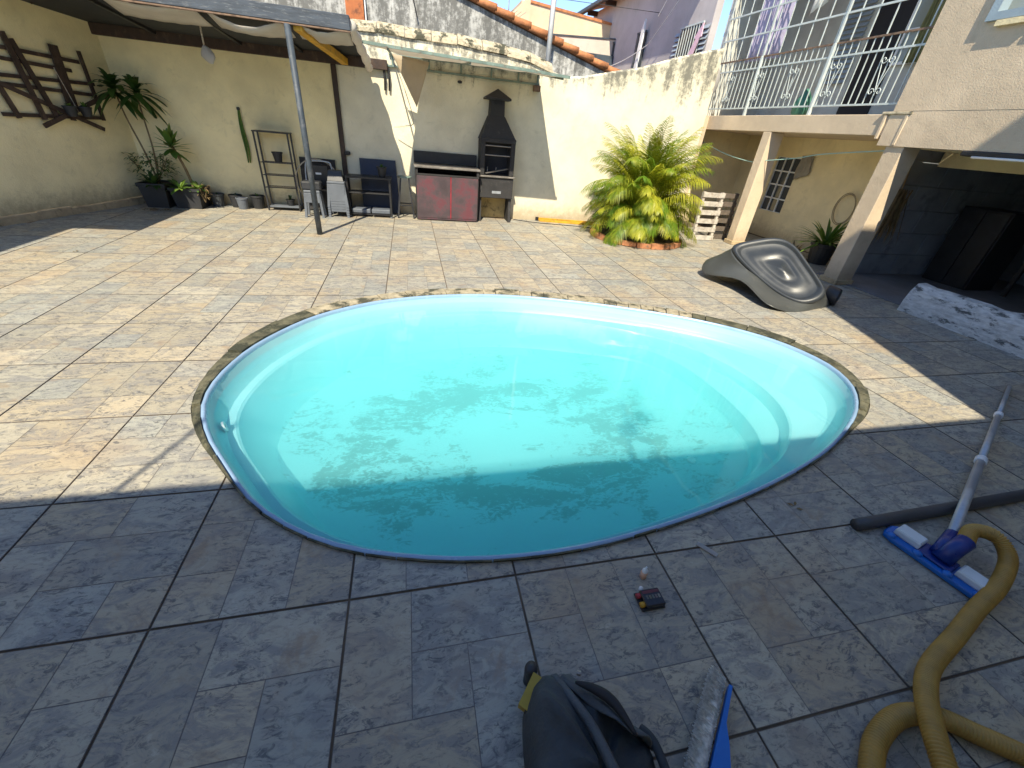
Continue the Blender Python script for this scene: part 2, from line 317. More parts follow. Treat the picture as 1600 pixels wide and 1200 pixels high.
    def loft(s, rings, closed=True, cap0=False, cap1=False):
        n = len(rings[0]); vs = [v for r in rings for v in r]; fs = []
        for i in range(len(rings)-1):
            for k in range(n if closed else n-1):
                k2 = (k+1) % n; fs.append((i*n+k, i*n+k2, (i+1)*n+k2, (i+1)*n+k))
        if cap0: fs.append(tuple(reversed(range(n))))
        if cap1: fs.append(tuple(range((len(rings)-1)*n, len(rings)*n)))
        return s.add(vs, fs)
def setp(o, label=None, cat=None, group=None, kind=None):
    for k, v in (('label', label), ('category', cat), ('group', group), ('kind', kind)):
        if v: o[k] = v
    return o
def mesh_of(name, mb, mat, off=(0, 0, 0), smooth=False):
    me = bpy.data.meshes.new(name); o = Vector(off)
    me.from_pydata([(v[0]-o.x, v[1]-o.y, v[2]-o.z) for v in mb.v], [], mb.f)
    if mb.c:
        a = me.color_attributes.new('tone', 'FLOAT_COLOR', 'CORNER'); i = 0; buf = []
        for f, c in zip(mb.f, mb.c): buf += [c[0], c[1], c[2], 1.0]*len(f)
        a.data.foreach_set('color', buf)
    me.materials.append(mat); me.update()
    if smooth: me.shade_smooth()
    return me
def solo(name, mb, mat, loc=(0, 0, 0), label=None, cat=None, group=None, kind=None, smooth=False):
    me = mesh_of(name, mb, mat, loc, smooth); o = bpy.data.objects.new(name, me); o.location = loc; COL.objects.link(o); ORG[o.name] = Vector(loc)
    return setp(o, label, cat, group, kind)
def thing(name, loc, label, cat, group=None, kind=None):
    o = bpy.data.objects.new(name, None); o.empty_display_size = 0.1; o.location = loc; COL.objects.link(o); ORG[o.name] = Vector(loc)
    return setp(o, label, cat, group, kind)
def part(name, mb, mat, parent, label=None, kind=None, smooth=False):
    og = ORG[parent.name]; me = mesh_of(name, mb, mat, og, smooth); o = bpy.data.objects.new(name, me); COL.objects.link(o)
    o.parent = parent; ORG[o.name] = og
    return setp(o, label, None, None, kind)
def autosmooth(o, ang=35):
    o.data.set_sharp_from_angle(angle=rad(ang)) if hasattr(o.data, 'set_sharp_from_angle') else None
    return o
def solid(o, t, off=0):
    m = o.modifiers.new('solid', 'SOLIDIFY'); m.thickness = t; m.offset = off; return o
def catmull(pts, n=8, closed=False):
    P = [Vector(p) for p in pts]; out = []; N = len(P)
    for i in range(N if closed else N-1):
        if closed: a, b, c, d = P[i-1], P[i], P[(i+1) % N], P[(i+2) % N]
        else: a, b, c, d = P[max(i-1, 0)], P[i], P[i+1], P[min(i+2, N-1)]
        for k in range(n):
            t = k/n; out.append(0.5*((2*b)+(c-a)*t+(2*a-5*b+4*c-d)*t*t+(-a+3*b-3*c+d)*t**3))
    if not closed: out.append(P[-1])
    return out

# ------------------------------------------------------------------ pool outline (metres, in plan)
raw = [(-.97, 1.33), (-.86, 1.08), (-.72, .86), (-.46, .51), (-.12, .26), (.25, .13), (.65, .07), (1.1, .08), (1.71, .18), (2.3, .33), (2.85, .53), (3.35, .80),
       (3.66, 1.05), (3.84, 1.30), (3.91, 1.60), (3.82, 1.95), (3.62, 2.24), (3.28, 2.53), (2.82, 2.79), (2.24, 3.03), (1.63, 3.21), (1.06, 3.29), (.5, 3.25), (0, 3.11),
       (-.35, 2.91), (-.6, 2.69), (-.79, 2.41), (-.93, 2.11), (-1.0, 1.8), (-1.01, 1.55)]
def hull(ps):
    ps = sorted(set((round(p[0], 5), round(p[1], 5)) for p in ps))
    def half(it):
        h = []
        for p in it:
            while len(h) > 1 and (h[-1][0]-h[-2][0])*(p[1]-h[-2][1])-(h[-1][1]-h[-2][1])*(p[0]-h[-2][0]) <= 1e-9: h.pop()
            h.append(p)
        return h[:-1]
    return half(ps) + half(ps[::-1])
def resample(ps, n):
    L = [0]; m = len(ps)
    for i in range(m): L.append(L[-1]+math.dist(ps[i], ps[(i+1) % m]))
    out = []; j = 0
    for k in range(n):
        t = L[-1]*k/n
        while L[j+1] < t: j += 1
        q = (t-L[j])/(L[j+1]-L[j]); a, b = ps[j], ps[(j+1) % m]; out.append((a[0]+(b[0]-a[0])*q, a[1]+(b[1]-a[1])*q))
    return out
NP = 96
OUT = resample(hull([(p.x, p.y) for p in catmull([(x, y, 0) for x, y in raw], 6, True)]), NP)     # counter-clockwise
def normals(ps):
    n = len(ps); r = []
    for i in range(n):
        d = Vector((ps[(i+1) % n][0]-ps[i-1][0], ps[(i+1) % n][1]-ps[i-1][1])).normalized(); r.append((d.y, -d.x))
    return r
NRM = normals(OUT)
def offs(fn): return [(p[0]-n[0]*fn(p), p[1]-n[1]*fn(p)) for p, n in zip(OUT, NRM)]
def sst(x, a, b):
    t = max(0, min(1, (x-a)/(b-a))); return t*t*(3-2*t)
def cop_w(p):      # width of the mortar coping round the lip
    far = sst(p[1]+0.12*p[0], 0.9, 2.7); tip = sst(p[0], 3.0, 3.7)
    return 0.007 + 0.165*far + 0.05*tip*(1-far) + 0.035*sst(-p[0], 0.55, 1.0)*(1-far)
COPOUT = hull([(p[0]+n[0]*cop_w(p), p[1]+n[1]*cop_w(p)) for p, n in zip(OUT, NRM)])
def clip(poly, a, b, keep_out):
    """clip convex poly by line a->b of a ccw hull; keep_out keeps the outside"""
    s = [(b[0]-a[0])*(p[1]-a[1])-(b[1]-a[1])*(p[0]-a[0]) for p in poly]
    if keep_out: s = [-x for x in s]
    out = []
    for i in range(len(poly)):
        j = (i+1) % len(poly)
        if s[i] >= 0: out.append(poly[i])
        if s[i]*s[j] < 0:
            t = s[i]/(s[i]-s[j]); out.append((poly[i][0]+(poly[j][0]-poly[i][0])*t, poly[i][1]+(poly[j][1]-poly[i][1])*t))
    return out
def subtract(poly, H):
    res = []; rest = poly
    for i in range(len(H)):
        a, b = H[i], H[(i+1) % len(H)]; o = clip(rest, a, b, True)
        if len(o) > 2: res.append(o)
        rest = clip(rest, a, b, False)
        if len(rest) < 3: break
    return res
def inside(p, H):
    return all((H[(i+1) % len(H)][0]-H[i][0])*(p[1]-H[i][1])-(H[(i+1) % len(H)][1]-H[i][1])*(p[0]-H[i][0]) >= 0 for i in range(len(H)))

# ------------------------------------------------------------------ ground and tiled deck
gm = MB()
for x0, x1, y0, y1 in ((-80, 90, -80, -4), (-80, 90, 12, 120), (-80, -9, -4, 12), (13, 90, -4, 12)):
    gm.add([(x0, y0, -.02), (x1, y0, -.02), (x1, y1, -.02), (x0, y1, -.02)], [(0, 1, 2, 3)])
solo('ground', gm, pm('bare_earth', (0.20, 0.15, 0.10), 0.95, 0.3, 2), kind='structure')
T = 0.65
bed = MB()
for q in subtract([(-9, -4), (13, -4), (13, 12), (-9, 12)], COPOUT): bed.add([(x, y, -.006) for x, y in q], [tuple(range(len(q)))])
deck = solo('pool_deck', bed, M_GROUT, kind='structure')
LAY = [[(0, 0, .65, .35), (.65, 0, 1, .65), (.35, .65, 1, 1), (0, .35, .35, 1), (.35, .35, .65, .65)],
       [(0, 0, .34, .5), (0, .5, .34, 1), (.34, 0, 1, .32), (.34, .32, .68, 1), (.68, .32, 1, .7), (.68, .7, 1, 1)],
       [(0, 0, .5, .34), (.5, 0, 1, .34), (0, .34, .66, .68), (.66, .34, 1, 1), (0, .68, .33, 1), (.33, .68, .66, 1)],
       [(0, 0, .34, .34), (.34, 0, 1, .34), (0, .34, .34, 1), (.34, .34, 1, .67), (.34, .67, .7, 1), (.7, .67, 1, 1)]]
PAL = [(.45, .375, .29), (.42, .36, .295), (.39, .36, .325), (.36, .355, .35), (.475, .385, .285), (.43, .37, .30), (.46, .405, .34), (.38, .35, .32)]
def tile_rects(seed):
    r = random.Random(seed); L = LAY[seed % 4]; rot = (seed//4) % 4; out = []
    for x0, y0, x1, y1 in L:
        q = [(x0, y0), (x1, y1)]
        for _ in range(rot): q = [(1-b, a) for a, b in q]
        xs = sorted((q[0][0], q[1][0])); ys = sorted((q[0][1], q[1][1])); c = r.choice(PAL); g_ = sum(c)/3; c = tuple(g_*.3+v*.7 for v in c); k = r.uniform(.84, 1.02)
        out.append((xs[0], ys[0], xs[1], ys[1], (c[0]*k, c[1]*k, c[2]*k*.88)))
    return out
GAP = 0.0036; JT = 0.0016; S_ = T-2*GAP
JC = (.15, .13, .115)
def rect(r):
    a, b, c, d = r[0]*S_, r[1]*S_, r[2]*S_, r[3]*S_
    return [(a+JT, b+JT), (c-JT, b+JT), (c-JT, d-JT), (a+JT, d-JT)]
def tile_mesh(seed):
    m = MB(); s = S_; z = -.0012
    m.add([(0, 0, z), (s, 0, z), (s, s, z), (0, s, z), (0, 0, -.012), (s, 0, -.012), (s, s, -.012), (0, s, -.012)],
          [(0, 1, 2, 3), (0, 4, 5, 1), (1, 5, 6, 2), (2, 6, 7, 3), (3, 7, 4, 0)], JC)
    for r in tile_rects(seed): m.add([(x, y, 0) for x, y in rect(r)], [(0, 1, 2, 3)], r[4])
    return m
TM = [mesh_of('tile', tile_mesh(i), M_TILE) for i in range(24)]
rt_ = random.Random(5)
def wall_x(y): return -4.03 - (7.56-y)*0.36      # foot of the left wall
for iu in range(-12, 12):
    for iv in range(-4, 12):
        x0, y0 = iu*T+GAP, iv*T+GAP
        if iv < -3 or x0+T < wall_x(y0+T)-.1 or x0 > 9.3: continue
        if x0 > 4.4 and iv < -1: continue
        if x0 > 7.8 and y0 < 4.0: continue
        cs = [(x0, y0), (x0+S_, y0), (x0+S_, y0+S_), (x0, y0+S_)]
        ins = [inside(c, COPOUT) for c in cs]
        if all(ins): continue
        near = any(ins) or any(x0-.02 < p[0] < x0+T+.02 and y0-.02 < p[1] < y0+T+.02 for p in COPOUT)
        sd_ = rt_.randrange(24); jz = rt_.uniform(-.0012, .0012)
        if not near:
            o = bpy.data.objects.new('tile', TM[sd_]); o.location = (x0, y0, jz)
            o.rotation_euler = (rt_.uniform(-.0012, .0012), rt_.uniform(-.0012, .0012), 0)
        else:
            m = MB()
            for q in subtract(cs, COPOUT): m.add([(x-x0, y-y0, -.0012) for x, y in q], [tuple(range(len(q)))], JC)
            for r in tile_rects(sd_):
                for q in subtract([(x+x0, y+y0) for x, y in rect(r)], COPOUT): m.add([(x-x0, y-y0, 0) for x, y in q], [tuple(range(len(q)))], r[4])
            if not m.f: continue
            o = bpy.data.objects.new('tile', mesh_of('tile', m, M_TILE)); o.location = (x0, y0, 0)
        COL.objects.link(o); o.parent = deck

# ------------------------------------------------------------------ pool
pool = thing('swimming_pool', (1.4, 1.6, 0), 'sunken egg-shaped light blue fibreglass pool in the tiled yard', 'swimming pool')
WZ = -0.062
def wr(p): return sst(p[0]+0.10*(p[1]-1.6), 2.2, 3.1)          # the stepped end
def ring(fo, fz, c=0.0):      # c: how far the curve is drawn in at the stepped end
    out = []
    for q, p in zip(offs(fo), OUT):
        t = max(0.0, (q[0]-1.9)/1.9); out.append((q[0]-c*t*t, q[1], fz(p)))
    return out
def mixf(a, b): return lambda p: a+(b-a)*wr(p)
shell = [ring(lambda p: .025, lambda p: -.010), ring(lambda p: .040, lambda p: -.05), ring(lambda p: .075, lambda p: -.13),
         ring(lambda p: .090, lambda p: -.150),
         ring(mixf(.135, .13), mixf(-.160, -.175)), ring(mixf(.150, .15), mixf(-.172, -.188), .48), ring(mixf(.18, .16), mixf(-.23, -.197), .495),
         ring(mixf(.22, .18), mixf(-.31, -.300), .51), ring(mixf(.25, .19), mixf(-.37, -.308), .80), ring(mixf(.27, .20), mixf(-.41, -.316), .815),
         ring(mixf(.295, .22), mixf(-.455, -.455), .83), ring(mixf(.31, .24), lambda p: -.475, .84), ring(mixf(.36, .30), lambda p: -.485, .86)]
sm = MB(); sm.loft([list(reversed(r)) for r in shell])
last = shell[-1]; cx = sum(v[0] for v in last)/NP; cy = sum(v[1] for v in last)/NP
for k in (0.66, 0.33): shell.append([(cx+(v[0]-cx)*k, cy+(v[1]-cy)*k, -.488) for v in last])
sm = MB(); sm.loft([list(reversed(r)) for r in shell], cap1=True)
so = part('shell', sm, M_POOL, pool, smooth=True); autosmooth(so, 22)
lip = MB(); lr = [(-.003, -.03), (-.003, .008), (.002, .014), (.012, .016), (.020, .012), (.025, 0.0), (.027, -.016)]
lip.loft([list(reversed(ring(lambda p, a=a: a, lambda p, z=z: z))) for a, z in lr])
part('lip', lip, M_LIP, pool, smooth=True)
for (x, y, z, n) in ((-.885, 2.18, -.105, (1, -.25, .25)), (-.865, 1.30, -.11, (1, .35, .25)), (2.32, 1.02, -.480, (0, 0, 1))):
    nn = Vector(n).normalized(); a = nn.orthogonal().normalized(); b = nn.cross(a); c = Vector((x, y, z)); j = MB()
    j.loft([[c+nn*h+(a*math.cos(t)+b*math.sin(t))*r for t in [2*math.pi*k/18 for k in range(18)]] for r, h in ((.034, -.004), (.032, .006), (.022, .008), (.019, .003), (.009, .003), (.007, .010))], cap1=True)
    part('inlet_jet', j, M_WHITE, pool, smooth=True)
wm = MB(); wo = offs(lambda p: .043)
wm.loft([[(x, y, -.62) for x, y in wo], [(x, y, WZ) for x, y in wo]], cap0=True, cap1=True)
solo('pool_water', wm, M_WATER, (1.4, 1.6, -.3), kind='structure')

# coping: short cracked mortar pieces round the lip
coping = thing('pool_coping', (1.4, 3.4, 0), 'mossy cracked mortar edging laid around the blue pool lip', 'edging')
rc = random.Random(11); i = 0
while i < NP:
    n = min(rc.choice((1, 1, 2, 2, 3)), NP-i); m = MB(); ra, rb = [], []; h = rc.uniform(.012, .030)
    for k in range(i, i+n+1):
        p, nn = OUT[k % NP], NRM[k % NP]; w = cop_w(p); sh = 0.004*(1 if k == i else -1 if k == i+n else 0); t = NRM[k % NP]; tx, ty = -t[1]*sh, t[0]*sh
        w1 = w-rc.uniform(0.0, .012) if w > .05 else w
        ra.append([(p[0]+nn[0]*.003+tx, p[1]+nn[1]*.003+ty, -.02), (p[0]+nn[0]*.003+tx, p[1]+nn[1]*.003+ty, h-.001), (p[0]+nn[0]*.012+tx, p[1]+nn[1]*.012+ty, h+rc.uniform(-.002, .002)),
                   (p[0]+nn[0]*(w1*.55)+tx, p[1]+nn[1]*(w1*.55)+ty, h+rc.uniform(-.004, .003)), (p[0]+nn[0]*(w1-.006)+tx, p[1]+nn[1]*(w1-.006)+ty, h-.003), (p[0]+nn[0]*w1+tx, p[1]+nn[1]*w1+ty, -.004)])
    m.loft(ra, closed=False); m.f += [tuple(range(6)), tuple(reversed(range(len(ra)*6-6, len(ra)*6)))]
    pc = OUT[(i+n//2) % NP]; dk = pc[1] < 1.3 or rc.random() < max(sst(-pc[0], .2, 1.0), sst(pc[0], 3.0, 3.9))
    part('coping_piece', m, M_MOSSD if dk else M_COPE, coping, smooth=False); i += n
fillm = MB(); ho = resample(COPOUT, NP); fillm.loft([[(p[0]+n[0]*.001, p[1]+n[1]*.001, -.010) for p, n in zip(OUT, NRM)], [(p[0]+n[0]*(cop_w(p)+.004), p[1]+n[1]*(cop_w(p)+.004), -.0045) for p, n in zip(OUT, NRM)]][::-1])
part('mortar_bed', fillm, M_MOSSD, coping)

# ------------------------------------------------------------------ boundary walls
wt = [(-4.35, 2.62), (-2.0, 2.66), (-.4, 2.69), (0, 2.71), (.6, 2.69), (1.0, 2.71), (1.6, 2.66), (2.09, 2.64), (2.5, 2.57), (2.79, 2.50), (3.05, 2.44), (3.4, 2.47), (4.0, 2.60), (4.48, 2.71), (5.2, 2.93), (5.93, 3.13), (6.10, 3.16)]
bw = MB(); n = len(wt); Y0, Y1 = 7.75, 7.93
vsb = []
for x, z in wt:
    dz = rc.uniform(-.012, .012)
    vsb += [(x, Y0, -.05), (x, Y0, z-.03+dz), (x, Y0+.04, z+dz), (x, Y1-.04, z+dz*.5), (x, Y1, z-.04), (x, Y1, -.05)]
fs = [(i*6+k, i*6+6+k, i*6+7+k, i*6+1+k) for i in range(n-1) for k in range(5)] + [tuple(reversed(range(6))), tuple(range(n*6-6, n*6))]
bw.add(vsb, fs)
backw = solo('yard_wall', bw, M_BACK, (1, 7.84, 0), 'cream rendered wall with black mould streaks behind the barbecue and palm', 'wall')
cap = MB()
for x0, x1 in zip([-4.3+.42*k for k in range(17)], [-4.3+.42*(k+1)-.01 for k in range(17)]):
    def zt(x):
        for a, b in zip(wt, wt[1:]):
            if a[0] <= x <= b[0]: return a[1]+(b[1]-a[1])*(x-a[0])/(b[0]-a[0])
        return 2.5
    z0, z1 = zt(x0)+rc.uniform(.01, .03), zt(x1)+rc.uniform(.01, .03)
    m = MB(); m.add([(x0, 7.715, z0-.05), (x0, 7.72, z0), (x0, 7.84, z0+.10), (x0, 7.97, z0), (x0, 7.97, z0-.05), (x1, 7.715, z1-.05), (x1, 7.72, z1), (x1, 7.84, z1+.10), (x1, 7.97, z1), (x1, 7.97, z1-.05)],
                    [(0, 1, 6, 5), (1, 2, 7, 6), (2, 3, 8, 7), (3, 4, 9, 8), (0, 5, 9, 4), (4, 3, 2, 1, 0), (5, 6, 7, 8, 9)])
    part('cap_piece', m, M_MOSSTOP, backw)
# left stretch of the back wall, same paint, overlaid with the yellower wall material
lw2 = MB(); lw2.box(-4.2, -.82, 7.737, 7.747, .0, 2.30)
part('yellow_overlay', lw2, M_YWALL, backw)
yl = lambda y, d=0: (wall_x(y)+d*0.94, y-d*.34*-1)
wl = MB(); a0, a1 = (wall_x(-2.6), -2.6), (wall_x(7.75), 7.75); dx, dy = -.94*.2, .34*.2
wl.prism([(a0[0], a0[1], -.05), (a1[0], a1[1], -.05), (a1[0], a1[1], 4.4), (a0[0], a0[1], 4.4)], (dx, dy, 0))
leftw = solo('side_wall', wl, M_YWALL, (a1[0]-.5, 6, 0), 'tall yellow rendered wall on the left carrying the wooden trellis', 'wall')
sk = MB(); nx, ny = .94, -.34
prev = None
for k in range(24):
    ya = 7.73-.42*k; yb = ya-.415
    if yb < -2: break
    h = .085+rc.uniform(-.012, .012); w = .035+rc.uniform(-.006, .006); m = MB()
    m.prism([(wall_x(ya)+nx*.001, ya+ny*.001, -.01), (wall_x(ya)+nx*w, ya+ny*w, -.01), (wall_x(ya)+nx*w*.8, ya+ny*w*.8, h), (wall_x(ya)+nx*.001, ya+ny*.001, h+.015)], (wall_x(yb)-wall_x(ya), yb-ya, 0))
    part('skirting', m, M_CLAYSK, leftw)

# ------------------------------------------------------------------ house on the right
HX = 6.42
house = thing('house', (7.5, 4, 0), 'two-storey salmon rendered house with porch pillars, balcony and upper window on the right', 'house')
m = MB(); m.box(HX-.02, HX+.16, -3.0, 4.20, 1.79, 2.17); part('lintel', m, M_HOUSE, house)
m = MB()
# upper wall with its window opening (Y 2.3..3.55, z 2.98..4.1)
for y0, y1, z0, z1 in ((3.62, 4.19, 2.172, 5.2), (-3.0, 2.3, 2.172, 5.2), (2.3, 3.62, 2.172, 2.96), (2.3, 3.62, 4.1, 5.2)): m.box(HX-.022, HX+.158, y0, y1, z0, z1)
part('upper_wall', m, M_HOUSE, house)
m = MB(); m.bbox(HX, 9.2, 4.19, 8.55, 1.90, 2.14, .006); part('balcony_slab', m, M_HOUSE, house)
m = MB(); m.bbox(HX-.035, HX+.05, 3.93, 4.32, 2.135, 2.165, .006); part('ledge', m, M_MOSSTOP, house)
for y_, z_ in ((3.96, 1.80), (4.24, 1.86)): m = MB(); m.bbox(HX-.03, HX+.02, y_, y_+.04, z_, 2.13, .006); part('moulding', m, M_HOUSE, house)
for y0, y1, z1 in ((6.21, 6.40, 1.90), (3.84, 4.08, 1.90)):
    m = MB(); m.bbox(HX, HX+.28, y0, y1, 0, z1-.002, .006); pl_ = part('pillar', m, M_HOUSE, house)
    m = MB(); m.bbox(HX-.025, HX+.305, y0-.025, y1+.025, 0, .07, .006); part('plinth', m, M_CLAYSK, pl_)
m = MB(); m.box(6.18, 6.42, 8.10, 8.55, 0, 2.138); part('pillar', m, M_HOUSE, house)
# porch back wall, side walls
m = MB()
WY0, WY1, WZ0, WZ1 = 6.88, 7.50, .52, 1.55
for y0, y1, z0, z1 in ((4.521, WY0, 0, 1.9), (WY1, 8.55, 0, 1.9), (WY0, WY1, 0, WZ0), (WY0, WY1, WZ1, 1.9)): m.box(7.90, 8.05, y0, y1, z0, z1)
m.box(6.42, 8.05, 8.551, 8.70, 0, 2.6)
part('porch_wall', m, M_HOUSE_IN, house)
m = MB(); m.box(HX+.16, 9.2, -3, 4.19, 1.80, 1.90); part('ceiling', m, M_HOUSE_IN, house)
# porch window
m = MB(); m.box(7.96, 7.99, WY0, WY1, WZ0, WZ1); w = part('window', m, M_GLASS, house)
m = MB()
for k in range(4): y = WY0+(WY1-WY0)*k/3; m.box(7.925, 7.95, y-.012, y+.012, WZ0, WZ1)
for k in range(5): z = WZ0+(WZ1-WZ0)*k/4; m.box(7.92, 7.945, WY0, WY1, z-.013, z+.013)
part('frame', m, M_WHITE, w)
# garage opening wall, dark room behind
m = MB(); m.box(7.90, 8.05, -3, 4.383, 1.62, 1.898); part('garage_front', m, M_HOUSE_IN, house)
m = MB(); m.box(10.6, 10.75, -3, 4.52, 0, 1.9); part('garage_wall', m, M_BLOCK, house)
m = MB(); m.box(7.40, 10.6, 4.402, 4.52, 0, 1.898); part('garage_side_wall', m, M_BLOCK, house)
m = MB(); m.box(6.5, 10.7, -3.15, -3.0, 0, 1.9); part('garage_end_wall', m, M_BLOCK, house)
for k in range(5):            # blocks of the wall between porch and garage
    for j in range(5):
        x0 = 7.42+.72*j-(.36 if k % 2 else 0); m = MB(); m.bbox(max(x0, 7.40), min(x0+.712, 10.59), 4.384, 4.401, .015+.335*k, .015+.335*k+.327, .005); part('wall_block', m, M_BLOCK, house)
m = MB(); m.box(8.05, 10.6, -3, 4.5, 1.901, 2.0); part('garage_ceiling', m, M_BLOCK, house)
m = MB(); m.box(HX+.2, 10.6, -3, 4.4, .002, .012); part('garage_floor', m, pm('garage_concrete', (0.16, 0.16, 0.17), 0.85, .2, 3, .3, 30), house)
# upper window with timber sill blocks
m = MB(); m.box(HX+.05, HX+.07, 2.3, 3.62, 2.96, 4.1); w = part('window', m, M_GLASSL, house)
m = MB()
for y0, y1, z0, z1 in ((2.3, 3.62, 2.96, 3.03), (2.3, 3.62, 4.03, 4.1), (2.3, 2.38, 3.03, 4.03), (3.54, 3.62, 3.03, 4.03), (2.93, 2.98, 3.03, 4.03)): m.box(HX-.07, HX+.05, y0, y1, z0, z1)
part('frame', m, pm('blue_grey_window_frame', (0.26, 0.33, 0.38), .5, .1), w)
m = MB()
for k in range(3): m.box(HX-.075, HX+.0, 2.3+.42*k, 2.3+.42*k+.36, 2.905, 2.955)
part('sill', m, M_HOUSE_IN, w)
# balcony back wall with door, shutters, curtain behind
BX = 7.75
m = MB(); m.box(BX, BX+.15, 4.19, 8.7, 2.14, 5.2); m.box(HX+.158, BX, 4.16, 4.189, 2.14, 5.2); part('balcony_wall', m, M_GWALL, house)
m = MB(); m.box(HX+.1, BX, 8.40, 8.55, 2.14, 5.2); part('balcony_side_wall', m, M_GWALL, house)
m = MB(); m.box(HX-.1, 9.2, 4.0, 8.7, 5.0, 5.15); part('balcony_roof', m, M_HOUSE, house)
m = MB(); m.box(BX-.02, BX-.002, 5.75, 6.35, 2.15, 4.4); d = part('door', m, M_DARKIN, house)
m = MB(); m.box(BX-.05, BX-.021, 4.7, 5.05, 2.15, 4.4); part('door', m, M_DOORG, house)
m = MB(); m.box(BX-.04, BX-.003, 4.22, 4.69, 2.15, 3.0); part('door_panel', m, M_DOORG, house)
m = MB(); m.box(BX-.03, BX-.003, 4.22, 4.69, 3.0, 4.3); w = part('window', m, M_GLASSB, house)
m = MB()
for y in (4.22, 4.45, 4.67): m.box(BX-.06, BX-.031, y-.015, y+.015, 3.0, 4.3)
for z in (3.0, 3.35, 3.7): m.box(BX-.065, BX-.031, 4.22, 4.69, z, z+.04)
part('frame', m, M_WHITE, w)
m = MB(); m.box(BX-.03, BX-.003, 5.12, 5.70, 2.9, 4.3); w = part('window', m, M_GLASSL, house)
m = MB()
for y in (5.12, 5.41, 5.70): m.box(BX-.05, BX-.031, y-.018, y+.018, 2.9, 4.3)
for z in (2.9, 3.3, 3.7): m.box(BX-.055, BX-.031, 5.12, 5.70, z, z+.04)
part('frame', m, M_WHITE, w)
for k in range(22):
    m = MB(); m.beam((BX-.03, 6.45, 2.75+.07*k), (BX-.03, 6.98, 2.75+.07*k), .012, .055, up=(.5, 0, 1)); part('shutter_slat', m, M_DOORG, house)
# balcony railing: a grille of its own
rail = thing('balcony_railing', (HX+.05, 6.2, 2.14), 'white wrought iron balcony railing with scrolls and an open grid above', 'railing')
RX = HX+.05
for y, zt_ in ((5.60, 4.9), (7.10, 4.9)):
    m = MB(); m.bbox(RX-.035, RX+.01, y-.022, y+.022, 2.14, 3.02, .004); m.box(RX-.02, RX+.005, y-.016, y+.016, 3.02, zt_); part('post', m, M_RAIL, rail)
for z, mt in ((2.26, M_RAIL), (2.86, M_RAIL), (3.02, M_RUSTRAIL)):
    m = MB(); m.box(RX-.012, RX+.012, 4.2, 8.4, z-.011, z+.011); part('rail', m, mt, rail)
k = 0; y = 4.30
scr = []
while y < 8.35:
    k += 1
    if k % 7 == 4: scr.append(y)
    m = MB(); m.box(RX-.0055, RX+.0055, y-.0055, y+.0055, 2.262, 3.01); part('bar', m, M_RAIL, rail); y += .113
def spiral(yc, zc, r, turns, s, a0):
    return [(RX-.012, yc+s*r*(1-.78*i/24)*math.cos(a0+turns*2*math.pi*i/24), zc+r*(1-.78*i/24)*math.sin(a0+turns*2*math.pi*i/24)) for i in range(25)]
for y in scr:
    m = MB()
    for s in (-1, 1):
        m.tube(spiral(y+s*.055, 2.75, .045, 1.1, s, math.pi), .006, 5)
        m.tube(spiral(y+s*.055, 2.40, .045, -1.1, s, math.pi), .006, 5)
    m.tube([(RX-.012, y-.08, 2.74), (RX-.012, y, 2.42)], .006, 5); m.tube([(RX-.012, y+.08, 2.74), (RX-.012, y, 2.42)], .006, 5)
    part('scroll', m, M_RAIL, rail)
for z in (3.36, 3.70, 4.04, 4.38):
    m = MB(); m.box(RX-.012, RX+.004, 4.2, 8.4, z-.012, z+.012); part('grid_bar', m, M_RAIL, rail)
y = 4.30
while y < 8.35:
    m = MB(); m.box(RX-.006, RX+.006, y-.007, y+.007, 3.03, 4.9); part('grid_bar', m, M_RAIL, rail); y += .27
def hanging(name, x, y0, y1, z0, z1, mat, label, cat, amp=.03, waves=6, zskew=0.0, n=28):
    m = MB(); rr = []
    for j in range(9):
        t = j/8; rr.append([(x+amp*(.4+.6*t)*math.sin(waves*2*math.pi*i/n+t*.8)+.01*math.sin(5*i), y0+(y1-y0)*i/n+.02*math.sin(6*t+i*.3), z1-(z1-z0+zskew*(i/n-.5))*t) for i in range(n+1)])
    m.loft(rr, closed=False); o = solo(name, m, mat, (x, (y0+y1)/2, z0), label, cat, smooth=True); return solid(o, .004)
hanging('curtain', HX+.20, 6.95, 7.75, 3.0, 4.9, M_LAV, 'lavender curtain hanging inside the balcony grid', 'curtain', .03, 7)
hanging('hanging_towel', HX+.22, 6.05, 6.55, 3.62, 4.8, M_WCLOTH, 'white cloth hanging high in the balcony near the dark doorway', 'towel', .02, 2, .25)
hanging('garage_curtain', BX-.12, 5.12, 5.44, 2.9, 4.4, M_LIMEC, 'olive curtain at the balcony window behind the white railing', 'curtain', .02, 5)
# white plastic tied at the balcony's far corner, green bag on the floor behind the bars
m = MB(); m.loft([[(6.30+r*math.cos(t)*(1+.25*math.sin(3*t+k)), 8.10+r*math.sin(t)*(1+.2*math.sin(4*t+k*2)), z) for t in [2*math.pi*q/14 for q in range(14)]] for k, (r, z) in enumerate(((.03, 2.20), (.05, 2.35), (.045, 2.5), (.08, 2.6), (.09, 2.72), (.07, 2.85), (.02, 2.92)))], cap0=True, cap1=True)
solo('plastic_wrap', m, M_PLASTIC, (6.30, 8.10, 2.20), 'white plastic tied to the far end of the balcony railing', 'plastic', smooth=True)
m = MB(); m.loft([[(6.66+r*math.cos(t)*(1+.15*math.sin(3*t+k)), 6.02+1.2*r*math.sin(t)*(1+.15*math.sin(2*t+k)), z) for t in [2*math.pi*q/16 for q in range(16)]] for k, (r, z) in enumerate(((.08, 2.142), (.11, 2.18), (.115, 2.28), (.09, 2.38), (.05, 2.46), (.02, 2.52)))], cap0=True, cap1=True)
